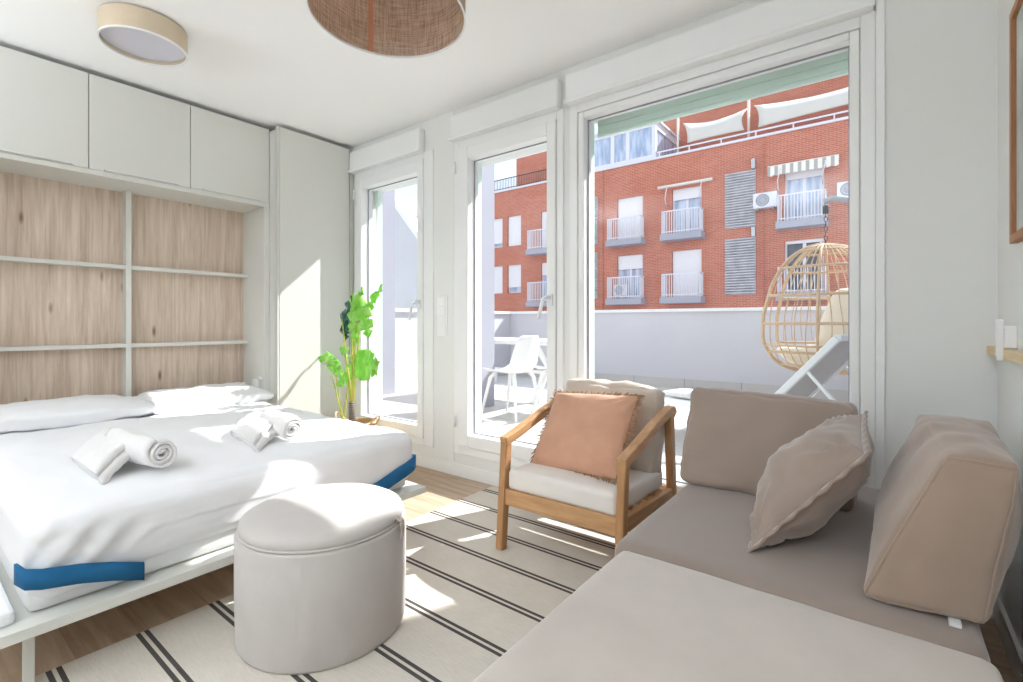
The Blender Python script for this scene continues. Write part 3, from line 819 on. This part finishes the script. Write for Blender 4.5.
MB().lathe([(RP,2.18),(RP,2.43)], c, 96, False).build('lamp_shade', 'burlap', pn, smooth=True, solid=.003)
for z in (2.178, 2.428): MB().lathe([(RP+.003,z),(RP+.003,z+.008),(RP-.003,z+.008),(RP-.003,z),(RP+.003,z)], c, 96, False).build('hoop', 'frame_white' if z < 2.2 else 'shade_tan', pn)
a0 = math.radians(157)
g = [[(c[0]+(RP-.004)*math.cos(a0+t), c[1]+(RP-.004)*math.sin(a0+t), z) for t in (-.035, .035)] for z in (2.186, 2.43)]
MB().grid(g).build('seam_tape', 'terracotta', pn, solid=.002)
m = MB()
for i in range(3):
    a = i*2*PI/3+.4; m.tube([(c[0],c[1],2.40),(c[0]+RP*math.cos(a),c[1]+RP*math.sin(a),2.425)], .002, 6)
m.build('spider', 'white_metal', pn)
MB().tube([(c[0],c[1],2.40),(c[0],c[1],2.53)], .003, 8).build('cord', 'white_plastic', pn)
MB().lathe([(.018,2.35),(.018,2.41)], c, 20).build('socket', 'white_plastic', pn)
MB().lathe([(.003,2.27),(.02,2.275),(.03,2.29),(.03,2.31),(.016,2.345),(.016,2.352)], c, 24).build('bulb', 'diffuser', pn, smooth=True)
MB().lathe([(.05,2.53),(.05,2.563)], c, 32).build('ceiling_rose', 'white_plastic', pn)

# ================================================================== TERRACE
TZ = .12
MB().box(-5.42, .4, WY+.30, 7.0, TZ-.25, TZ).build('trim_3', 'terrace_tile', kind='structure').name = 'floor_terrace'
par = MB().box(-5.62, .36, 7.0, 7.2, -1.5, 1.225); par.box(-5.62, -5.42, 4.2, 7.0, -1.5, 1.225)
par.build('wall_parapet', 'terrace_paint', kind='structure')
MB().box(-5.66, .58, 6.965, 7.24, 1.225, 1.268).box(-5.66, -5.38, 4.2, 6.965, 1.225, 1.268).build('trim_4', 'cap_white', kind='structure')
MB().box(-5.42, .36, 6.985, 7.0, TZ, .268).box(-5.42,-5.405, 4.2, 6.985, TZ, .268).build('trim_5', 'skirting_tile', kind='structure')
# partition that closes the view between first and second window
MB().box(-3.62, -3.54, 3.30, 4.28, TZ, 3.4).build('wall_partition', 'partition_grey', kind='structure')
MB().box(-5.6, -5.2, 2.76, 4.2, -1, 3.55).build('wall_wing', 'partition_grey', kind='structure')
# house front above and beside the windows, eaves
MB().box(.36, .56, WY+.30, 5.36, -1.5, 4.3).box(.36, .56, 5.36, 7.2, -1.5, 1.225).build('wall_party', 'terrace_paint', kind='structure')
MB().box(-5.2, .56, WY+.29, 3.12, 2.49, 2.62).build('trim_6', 'cap_white', kind='structure')
MB().box(-5.2, LX-.2, WY+.05, WY+.30, TZ, 3.3).build('wall_facade', 'terrace_paint', kind='structure')
# low white steps seen through the first window
MB().box(-5.38, -5.2, 4.2, 5.1, TZ, .46).box(-5.38, -4.9, 5.1, 6.0, TZ, .34).build('garden_bench', 'cap_white', label='low white masonry bench beyond the first window', cat='bench')

def outdoor_chair(ox, oy, rz, lab):
    e = empty('shell_chair', (ox, oy, TZ), label=lab, cat='chair', group='white shell chairs on the terrace')
    R = Matrix.Translation((ox, oy, TZ)) @ Matrix.Rotation(rz, 4, 'Z')
    prof = [(.24,.445),(.22,.462),(.12,.452),(0,.445),(-.10,.450),(-.17,.475),(-.205,.53),(-.225,.62),(-.245,.72),(-.262,.80),(-.27,.825)]
    g = []
    for i, (x, z) in enumerate(prof):
        t = i/(len(prof)-1); hw = .215+.02*math.sin(t*PI) if t < .5 else .235-.11*((t-.5)/.5)**2.2
        row = []
        for j in range(13):
            q = -1+j/6
            up = .045*abs(q)**2.5 if t < .55 else 0; fw = (.085*abs(q)**2.2 if t >= .45 else .0)
            row.append(R @ V((x+fw, q*hw, z+up*(1-t*.5))))
        g.append(row)
    MB().grid(g).build('shell', 'white_plastic', e, solid=.012, smooth=True, sub=1)
    for sx_, sy_ in ((.17,.16),(.17,-.16),(-.13,.16),(-.13,-.16)):
        MB().tube([R @ V((sx_*.8, sy_*.8, .445)), R @ V((sx_, sy_, .40)), R @ V((sx_*1.5, sy_*1.35, .0))], [.02,.019,.012], 10).build('leg', 'white_plastic', e, smooth=True)
outdoor_chair(-2.96, 3.88, PI, 'white moulded shell chair on the terrace seen full through the second window')
outdoor_chair(-2.70, 4.40, PI+.1, 'white shell chair half hidden behind the second window frame')
tb = empty('terrace_table', (-3.85, 4.9, TZ), label='long white table on the terrace behind the shell chairs', cat='table')
MB().box(-4.7, -3.0, 4.55, 5.35, .81, .86).build('tabletop', 'white_plastic', tb, bevel=.008)
for x in (-4.5, -3.25):
    MB().bar((x, 4.62, TZ), (x, 5.28, .81), .05, .05).build('leg', 'white_plastic', tb, bevel=.004)
    MB().bar((x+.051, 5.28, TZ), (x+.051, 4.62, .81), .05, .05).build('leg', 'white_plastic', tb, bevel=.004)
MB().bar((-4.5, 4.95, .46), (-3.25, 4.95, .46), .04, .04).build('stretcher', 'white_plastic', tb)

# sun lounger behind the large window
lg = empty('sun_lounger', (-.85, 4.05, TZ), label='white framed sun lounger on the terrace with raised grey mesh backrest', cat='lounger')
hz = .42; th_ = math.radians(-16)
ud = V((math.cos(th_), math.sin(th_), 0)); wdv = V((-math.sin(th_), math.cos(th_), 0)); yw = .62
p1 = onY(838,338,3.65)
p0 = onY(771,403,3.65+.22); p0 = V((p0.x, p1.y+(p0.x-p1.x)*ud.y/ud.x, p0.z))
hinge = p0 - (p1-p0)*((p0.z-hz)/(p1.z-p0.z))
foot = hinge - ud*.86; head = hinge + ud*.62
foot.z = head.z = hz
for w_ in (0, yw):
    o_ = wdv*w_
    MB().bar(hinge+o_, p1+o_, .04, .045).build('back_rail', 'white_metal', lg, bevel=.008)
    MB().bar(foot+o_, head+o_, .035, .05).build('side_rail', 'white_metal', lg, bevel=.006)
    for q_ in (foot+ud*.1, head-ud*.05): MB().bar(V((q_.x,q_.y,TZ))+o_, V((q_.x,q_.y,hz))+o_, .04, .03).build('leg', 'white_metal', lg, bevel=.004)
    MB().bar(hinge.lerp(p1,.62)+o_, head-ud*.02+o_+V((0,0,.01)), .02, .02).build('strut', 'white_metal', lg)
MB().bar(p1, p1+wdv*yw, .04, .04).build('back_rail', 'white_metal', lg, bevel=.006)
g = [[hinge.lerp(p1, i/6) + wdv*(.02+(yw-.04)*j/6) for j in range(7)] for i in range(7)]
MB().grid(g).build('backrest', 'mesh_grey', lg, solid=.006)
g = [[foot.lerp(hinge, i/6) + wdv*(.02+(yw-.04)*j/6) for j in range(7)] for i in range(7)]
MB().grid(g).build('seat', 'mesh_grey', lg, solid=.006)
def fz(a, b, z): q_ = foot + ud*a + wdv*b; return (q_.x, q_.y, z)
cushion_mb([fz(.02,.02,hz+.03),fz(.30,.02,hz+.03),fz(.30,.34,hz+.03),fz(.02,.34,hz+.03),fz(.02,.02,hz+.07),fz(.30,.02,hz+.07),fz(.30,.34,hz+.07),fz(.02,.34,hz+.07)], .025, (.004,.004,.012), 12, .004, 8).build('folded_beach_towel', 'towel_white', smooth=True, weld=True, label='bright white folded towel lying at the foot of the sun lounger', cat='towel')

# hanging egg chair
eg = empty('hanging_egg_chair', (-.44, 5.46, .59), label='rattan hanging egg chair on the terrace, cut off by the window frame', cat='chair')
EC = V((-.46, 5.46, 0)); ER = .62
def er(z):
    t = (z-.59)/(1.815-.59); t = max(0, min(1, t))
    K = ((0,.22),(.04,.58),(.1,.80),(.25,.99),(.45,.98),(.68,.84),(.82,.68),(.91,.50),(.97,.28),(1,.04))
    for (a, ra), (b, rb) in zip(K, K[1:]):
        if t <= b: f_ = (t-a)/(b-a); return ER*(ra+(rb-ra)*f_)
    return ER*.04
PH = math.radians(138)
tilt = lambda a: 1.0
def ep(a, z): r = er(z); return EC + V((r*math.cos(a), .92*r*math.sin(a), z + .05*math.cos(a)*0))
zs = [.59+1.225*(1-math.cos(PI*i/28))/2 for i in range(29)]
for s_ in (-1, 1):
    MB().tube([ep(s_*PH, z) for z in zs], .017, 10).build('rim', 'rattan', eg, smooth=True)
MB().tube([ep(0, z) for z in zs], .012, 8).build('frame_hoop', 'rattan', eg, smooth=True)
MB().tube([ep(PI/2, z) for z in zs], .012, 8).build('frame_hoop', 'rattan', eg, smooth=True)
MB().tube([ep(-PI/2, z) for z in zs], .012, 8).build('frame_hoop', 'rattan', eg, smooth=True)
for z, r in ((.68,.010),(.80,.012),(.86,.010),(1.06,.013),(1.32,.013),(1.58,.012),(1.74,.011)):
    MB().tube([ep(-PH+2*PH*i/48, z) for i in range(49)], r, 8).build('ring', 'rattan', eg, smooth=True)
for i in range(1, 34):
    a = -PH+2*PH*i/34
    MB().tube([ep(a+.02*math.sin(z*7+i), z) for z in zs[1:-1]], .0048, 5).build('rod', 'rattan', eg, smooth=True)
m = MB(); zc = 1.85
for i in range(8):
    z = 1.83+.044*i; u = V((.014,0,0)) if i % 2 else V((0,.014,0))
    m.tube([V((-.445,5.46,z)) + u*math.cos(t) + V((0,0,.026*math.sin(t))) for t in [j*2*PI/10 for j in range(10)]], .0045, 6, True)
m.build('chain', 'dark_metal', eg, smooth=True)
MB().lathe([(.022,2.10),(.026,2.11),(.026,2.17),(.022,2.18)], (-.445,5.46,0), 16).build('spring', 'dark_metal', eg, smooth=True)
st = empty('egg_chair_stand', (.45, 5.5, TZ), label='grey curved steel stand holding the hanging egg chair', cat='stand')
MB().tube([(-.46,5.46,2.215),(-.40,5.462,2.235),(-.30,5.47,2.215),(-.1,5.5,2.14),(.17,5.56,1.98),(.30,5.62,1.7),(.32,5.66,1.2),(.30,5.66,.6),(.28,5.6,TZ+.03)], .028, 12).build('pole', 'grey_metal', st, smooth=True)
MB().tube([V((-.32+.60*math.cos(t), 5.48+.55*math.sin(t), TZ+.025)) for t in [i*2*PI/40 for i in range(40)]], .025, 10, True).build('base_ring', 'grey_metal', st, smooth=True)
cushion_mb([(-.72,5.28,.67),(-.20,5.24,.665),(-.20,5.68,.665),(-.72,5.64,.67),(-.86,5.20,.83),(-.08,5.10,.84),(-.08,5.82,.84),(-.86,5.72,.83)], .06, (.02,.02,.03), 12, .01, 5).build('egg_chair_cushion', 'egg_cushion', smooth=True, weld=True, label='cream seat cushion lying in the bottom of the egg chair', cat='cushion', group='cushions inside the egg chair')
cushion_mb([(-.52,5.14,.86),(-.06,5.10,.86),(-.06,5.82,.86),(-.52,5.78,.86),(-.36,5.14,1.36),(-.10,5.14,1.36),(-.10,5.78,1.36),(-.36,5.78,1.36)], .06, (.03,.02,.03), 12, .01, 5, 2).build('egg_chair_cushion', 'egg_cushion', smooth=True, weld=True, label='upright cream back cushion in the egg chair', cat='cushion', group='cushions inside the egg chair')

# ================================================================== BUILDING ACROSS THE STREET
FY = 22.8
bd = empty('apartment_building', (-8, FY, -8), label='red brick apartment block across the street with rows of balconies', cat='building')
tall = [(-10.77,-9.42), (-7.98,-6.62), (-3.29,-1.91), (-15.44,-14.09), (.6, 1.95)]
small = [(-19.25,-18.23), (-17.85,-16.85)]
holes = []
for a, b in tall: holes += [(a,b,5.2,7.33), (a,b,2.28,4.43)]
for a, b in small: holes += [(a,b,5.6,7.37), (a,b,2.82,4.48)]
holed(MB(), -22, 8, -8, 8.93, FY, FY+.3, holes).build('brick_wall', 'brick', bd)
MB().box(-22, 8, FY+.3, FY+8, -8, 8.93).build('core', 'brick', bd)
MB().box(-22, 8, FY-.06, FY+.3, 8.93, 9.03).build('cornice', 'far_white', bd)
def bwin(a, b, z0, z1, shut, dark=False, two=True):
    w = MB(); t = .07; y0, y1 = FY+.14, FY+.22
    for r in ((a,a+t,z0,z1),(b-t,b,z0,z1),(a+t,b-t,z0,z0+t),(a+t,b-t,z1-t,z1)): w.box(r[0],r[1],y0,y1,r[2],r[3])
    if two: w.box((a+b)/2-.06,(a+b)/2+.06,y0-.01,y1,z0+t,z1-t)
    o = w.build('window', 'far_white', bd)
    MB().box(a+t, b-t, FY+.18, FY+.19, z0+t, z1-t).build('pane', 'dark_glass' if dark else 'far_glass', o)
    if shut > 0: MB().box(a+.02, b-.02, FY+.08, FY+.13, z1-(z1-z0)*shut, z1).build('shutter', 'far_shutter', o)
    return o
shut = {0:(1,.32), 1:(.24,1), 2:(.18,.06), 3:(1,.32), 4:(1,1)}
for i, (a, b) in enumerate(tall):
    for r, (z0, z1) in enumerate(((5.2,7.33),(2.28,4.43))):
        bwin(a, b, z0, z1, shut[i][r], (i == 2 and r == 1))
        x0, x1 = (a-.28, b+.08) if i != 2 else (a-.16, b+.08)
        if i == 3: x0, x1 = a-.55, b+.1
        sb = MB().box(x0-.08, x1+.08, FY-.62, FY, z0-.32, z0-.04).build('balcony', 'stone_trim', bd)
        ra = MB(); zt = z0+1.05
        ra.box(x0, x1, FY-.56, FY-.52, zt-.05, zt).box(x0, x1, FY-.56, FY-.52, z0+.05, z0+.09)
        for xx in (x0, x1): ra.box(xx-.02, xx+.02, FY-.56, FY, zt-.05, zt).box(xx-.02, xx+.02, FY-.56, FY, z0+.05, z0+.09)
        nb_ = int((x1-x0)/.11)
        for j in range(nb_+1):
            x = x0+(x1-x0)*j/nb_; ra.box(x-.016, x+.016, FY-.555, FY-.525, z0-.04, zt)
        for j in range(1, 5):
            for xx in (x0, x1): ra.box(xx-.015, xx+.015, FY-.54+.11*j-.015, FY-.54+.11*j+.015, z0-.04, zt)
        ra.build('railing', 'far_white', sb)
for a, b in small:
    bwin(a, b, 5.6, 7.37, .86 if a < -19 else 1, two=False)
    bwin(a, b, 2.82, 4.48, 1 if a < -19 else .8, two=False)
for a, b in ((-5.60,-4.37), (-13.1,-11.86)):
    for z0, z1 in ((5.17,7.6), (2.28,4.73)):
        g_ = MB(); g_.box(a, b, FY-.02, FY, z0, z1)
        n_ = int((z1-z0)/.115)
        for j in range(n_): 
            z = z0+(z1-z0)*(j+.5)/n_; g_.bar((a, FY-.07, z), (b, FY-.07, z), .10, .055, (0,.5,1))
        g_.build('louvre_screen', 'louvre', bd)
MB().box(-4.12, -4.06, FY-.06, FY, -4, 8.9).build('drain_pipe', 'brick', bd)
MB().box(-11.62, -11.56, FY-.06, FY, -4, 8.9).build('drain_pipe', 'brick', bd)
for zz in (7.62, 4.72): MB().box(-4.52, -4.36, FY-.22, FY, zz, zz+.42).build('wall_lamp', 'steel', bd, bevel=.03)
# penthouse: glazed room and set-back brick wall
ph = MB()
ph.box(-14.2,-8.8,FY+.1,FY+.2,9.03,9.25).box(-14.2,-8.8,FY+.1,FY+.2,10.62,10.85)
for x in (-14.2, -12.72, -11.18, -10.35, -9.0): ph.box(x, x+.2, FY+.08, FY+.22, 9.25, 10.62)
ph.box(-8.95, -8.8, FY+.2, FY+3.4, 9.03, 9.35).box(-8.95,-8.8,FY+.2,FY+3.4,10.5,10.85).box(-14.3, -8.7, FY+.02, FY+3.5, 10.85, 10.95)
pho = ph.build('glazed_room', 'far_white', bd)
MB().box(-14.1,-8.9,FY+.14,FY+.16,9.25,10.62).build('pane', 'far_glass', pho)
MB().box(-8.9,-8.86,FY+.2,FY+3.4,9.35,10.5).build('pane', 'far_glass', pho)
MB().box(-9.9, 8, 26.2, 26.5, 8.9, 12.15).build('upper_wall', 'brick', bd)
MB().box(-22, -16.9, 26.2, 26.5, 8.9, 9.2).build('upper_wall', 'brick', bd)
MB().box(-19.6, -14.3, 26.0, 27.5, 8.9, 12.05).build('stair_house', 'brick', bd)
for a, b in ((-9.9,-5.6), (-5.1,-3.2), (-2.2, 8)): MB().box(a, b, 26.1, 26.6, 12.15, 12.32).build('coping', 'far_white', bd)
# roof railing: white bar in front of the terrace, dark mesh on the left part
rr = MB(); rr.box(-8.7, 8, FY-.02, FY+.03, 9.22, 9.28)
for j in range(12): x = -8.6+j*1.4; rr.box(x, x+.05, FY-.02, FY+.03, 9.03, 9.22)
rr.build('roof_railing', 'far_white', bd)
rr = MB(); rr.box(-22, -14.4, FY, FY+.04, 9.66, 9.70).box(-22,-14.4,FY,FY+.04,9.10,9.13)
for j in range(64): x = -22+j*.12; rr.box(x, x+.022, FY+.01, FY+.03, 9.03, 9.68)
rr.build('roof_railing', 'dark_metal', bd)
# things fixed to the block
def ac_unit(x0, x1, z0, z1, y, lab):
    e = empty('air_conditioner', ((x0+x1)/2, y, z0), label=lab, cat='air conditioner')
    MB().box(x0, x1, y-.33, y, z0, z1).build('casing', 'far_white', e, bevel=.02)
    cx_ = x0+(x1-x0)*.40; cz_ = (z0+z1)/2; rr = (z1-z0)*.38
    m = MB()
    for r in (rr, rr*.55): m.tube([(cx_+r*math.cos(t), y-.335, cz_+r*math.sin(t)) for t in [i*2*PI/24 for i in range(24)]], .02, 6, True)
    m.build('fan_grille', 'grey_metal', e)
    n0 = MB(); n0.v = [(cx_+rr*math.cos(i*2*PI/24), y-.333, cz_+rr*math.sin(i*2*PI/24)) for i in range(24)]; n0.f = [tuple(range(24))]
    n0.build('fan', 'stone_trim', e, solid=.01)
    for x in (x0+.15, x1-.15): MB().box(x-.03, x+.03, y-.33, y, z0-.10, z0).build('bracket', 'grey_metal', e)
ac_unit(-4.42, -3.52, 5.87, 6.50, FY, 'white air conditioner between the louvres and the balcony with the striped awning')
ac_unit(-1.47, -.6, 5.85, 6.46, FY, 'white air conditioner on the brick wall cut by the right window frame')
ac_unit(-10.75, -10.05, 2.40, 2.95, FY-.12, 'air conditioner standing on the lower left balcony of the brick block')
def awning(x0, x1, z, striped, lab):
    e = empty('window_awning', ((x0+x1)/2, FY, z), label=lab, cat='awning', group='rolled awnings on the brick block')
    MB().tube([(x0, FY-.25, z), (x1, FY-.25, z)], .07, 12).build('roller', 'awning_cream', e, smooth=True)
    if striped:
        g = [[(x0+(x1-x0)*i/60, FY-.32, z+.02), (x0+(x1-x0)*i/60, FY-.34, z-.34-.05*abs(math.sin(i*.52)))] for i in range(61)]
        MB().grid(g).build('valance', 'awning_stripe', e, solid=.02)
    for x in (x0+.45, x1-.45):
        MB().tube([(x, FY-.25, z-.02), (x+.03, FY-.5, z-.25), (x-.08, FY-.35, z-.6), (x-.1, FY-.05, z-.95)], .022, 6).build('arm', 'far_white', e, smooth=True)
awning(-8.56, -6.09, 7.46, False, 'rolled plain awning over the upper middle balcony')
awning(-3.87, -1.41, 7.50, True, 'awning with striped scalloped valance over the upper right balcony')
def sail(q, lab):
    q = [V(p) for p in q]; c_ = sum(q, V())/4; N = 16; g = []
    for i in range(N+1):
        row = []
        for j in range(N+1):
            s_, t = i/N, j/N
            p = q[0].lerp(q[1], s_).lerp(q[3].lerp(q[2], s_), t)
            sag = 4*s_*(1-s_)
            p = p + V((0,0,-.24*sag*(1-t))) + V((0,0,.04*sag*t)) + V(((.45*(1-2*s_))*4*t*(1-t), 0, 0))*.35 + V((0, -.3*math.sin(PI*t), 0))
            row.append(p)
        g.append(row)
    o = MB().grid(g).build('shade_sail', 'sail', solid=.02, smooth=True, label=lab, cat='shade sail', group='cream shade sails on the roof terrace')
    return o
sail([(-8.05,24.6,11.08),(-4.95,24.6,11.08),(-4.95,23.4,9.62),(-7.45,23.4,9.60)], 'left cream shade sail between two posts on the roof terrace')
sail([(-4.8,24.6,11.08),(.6,24.6,11.1),(.6,23.4,9.75),(-4.4,23.4,9.60)], 'right cream shade sail running out of view behind the window frame')
for x in (-8.1, -4.9, .65):
    o = MB().tube([(x, 24, 8.93), (x, 24, 11.15)], .06, 10).build('sail_post', 'awning_cream', smooth=True, cat='post', group='posts of the shade sails')
    o['label'] = {-8.1: 'slim post at the left end of the shade sails', -4.9: 'slim post between the two shade sails', .65: 'slim post at the far right end of the shade sails'}[x]

# neighbouring gabled house seen through the first window
nh = empty('neighbour_house', (-12, 10.5, -1), label='white gabled house with terracotta roof seen through the first window', cat='building')
a1, a2 = onY(393,198,9), onY(424,240,9)
MB().prism([(-16,-1),(a2.x+1.3,-1),(a2.x+1.3,a2.z-1.5),(a2.x,a2.z),(a1.x,a1.z),(a1.x-3,a1.z+4.0),(-16,a1.z+4.0)][:5]+[(a1.x-.4,a1.z+.5),(-16,a1.z+.5)], 9, 9.4).build('gable_wall', 'terrace_paint', nh)
MB().bar((a1.x, 8.98, a1.z+.03), (a2.x+.6, 8.98, a2.z-.65), .25, .13, (0,0,1)).build('gable_trim', 'cap_white', nh)
b1, b2 = onY(403,213,12), onY(425,217,12)
MB().prism([(b1.x,b1.z),(b2.x+.2,b2.z-.15),(b2.x+.2,0),(b1.x-2,0),(b1.x-2,b1.z-1)], 12, 14).build('roof', 'terracotta', nh)

# street level far below, so that the gap between the houses has a ground
MB().box(-60, 60, 7.3, 60, -8.2, -8.0).build('ground_street', 'stone_trim', kind='structure')

# ================================================================== LIGHT
w = bpy.data.worlds.new('World'); S.world = w; w.use_nodes = True; t = w.node_tree; t.nodes.clear()
o = t.nodes.new('ShaderNodeOutputWorld'); bg = t.nodes.new('ShaderNodeBackground'); tc = t.nodes.new('ShaderNodeTexCoord')
sx = t.nodes.new('ShaderNodeSeparateXYZ'); rp = t.nodes.new('ShaderNodeValToRGB'); no = t.nodes.new('ShaderNodeTexNoise'); mx = t.nodes.new('ShaderNodeMix'); mx.data_type = 'RGBA'
t.links.new(tc.outputs['Generated'], sx.inputs[0]); t.links.new(sx.outputs['Z'], rp.inputs['Fac'])
e = rp.color_ramp.elements; e[0].position = 0; e[0].color = (.80,.86,.95,1); e[1].position = .8; e[1].color = (.50,.66,.95,1)
no.inputs['Scale'].default_value = 2.5; no.inputs['Detail'].default_value = 6; t.links.new(tc.outputs['Generated'], no.inputs['Vector'])
r2 = t.nodes.new('ShaderNodeValToRGB'); r2.color_ramp.elements[0].position = .42; r2.color_ramp.elements[1].position = .68
t.links.new(no.outputs['Fac'], r2.inputs['Fac']); t.links.new(r2.outputs['Color'], mx.inputs[0]); t.links.new(rp.outputs['Color'], mx.inputs[6]); mx.inputs[7].default_value = (1,1,1,1)
t.links.new(mx.outputs[2], bg.inputs['Color']); bg.inputs['Strength'].default_value = 1.0; t.links.new(bg.outputs[0], o.inputs[0])
sd = V((-.41,-1,-.926)).normalized()
L = bpy.data.lights.new('sun', 'SUN'); L.energy = 6.5; L.angle = math.radians(.6); L.color = (1,.98,.955)
lo = bpy.data.objects.new('sun', L); C.objects.link(lo); lo.rotation_euler = sd.to_track_quat('-Z', 'Y').to_euler(); lo.location = (6, 12, 10)

# two unseen upward lamps added behind the camera to brighten the room
def area(name, loc, energy, rad, up=False, parent=None):
    a = bpy.data.lights.new(name, 'AREA'); a.shape = 'DISK'; a.size = rad*2; a.energy = energy; a.color = (.86,.935,1)
    o_ = bpy.data.objects.new(name, a); C.objects.link(o_); o_.location = loc
    if up: o_.rotation_euler = (PI, 0, 0)
    if parent: o_.parent = parent; o_.matrix_parent_inverse = world_mat(parent).inverted()
    return o_
for i, (x, y) in enumerate(((-3.1,-1.1), (-.5,-1.5))):
    e_ = empty('fill_lamp', (x, y, 0), label='white floor-standing fill lamp added behind the camera, %s' % ('on the bed side of the room' if i == 0 else 'on the sofa side of the room'), cat='lamp')
    MB().lathe([(.14,.0),(.14,.02),(.02,.03),(.012,.04),(.012,1.74),(.03,1.76)], (x,y,0), 32).build('stand', 'white_metal', e_, smooth=True)
    MB().lathe([(.03,1.75),(.10,1.78),(.17,1.86),(.165,1.86),(.095,1.79),(.02,1.765)], (x,y,0), 40, False).build('bowl', 'white_metal', e_, smooth=True)
    area('fill_light', (x, y, 1.85), UP[i], .15, True, e_)
cam = bpy.data.cameras.new('camera'); co = bpy.data.objects.new('camera', cam); C.objects.link(co)
cam.sensor_width = 36; cam.lens = 485.3/1023*36; cam.shift_y = -18.5/1023; cam.clip_start = .02
co.location = (0,0,H_CAM); co.rotation_euler = (PI/2, 0, YAW); S.camera = co
S.view_settings.view_transform = 'Standard'; S.view_settings.look = 'None'; S.view_settings.gamma = 1; S.view_settings.use_curve_mapping = False
S.view_settings.exposure = .6
S.cycles.max_bounces = 14; S.cycles.diffuse_bounces = 10; S.cycles.transparent_max_bounces = 16; S.cycles.sample_clamp_indirect = 8
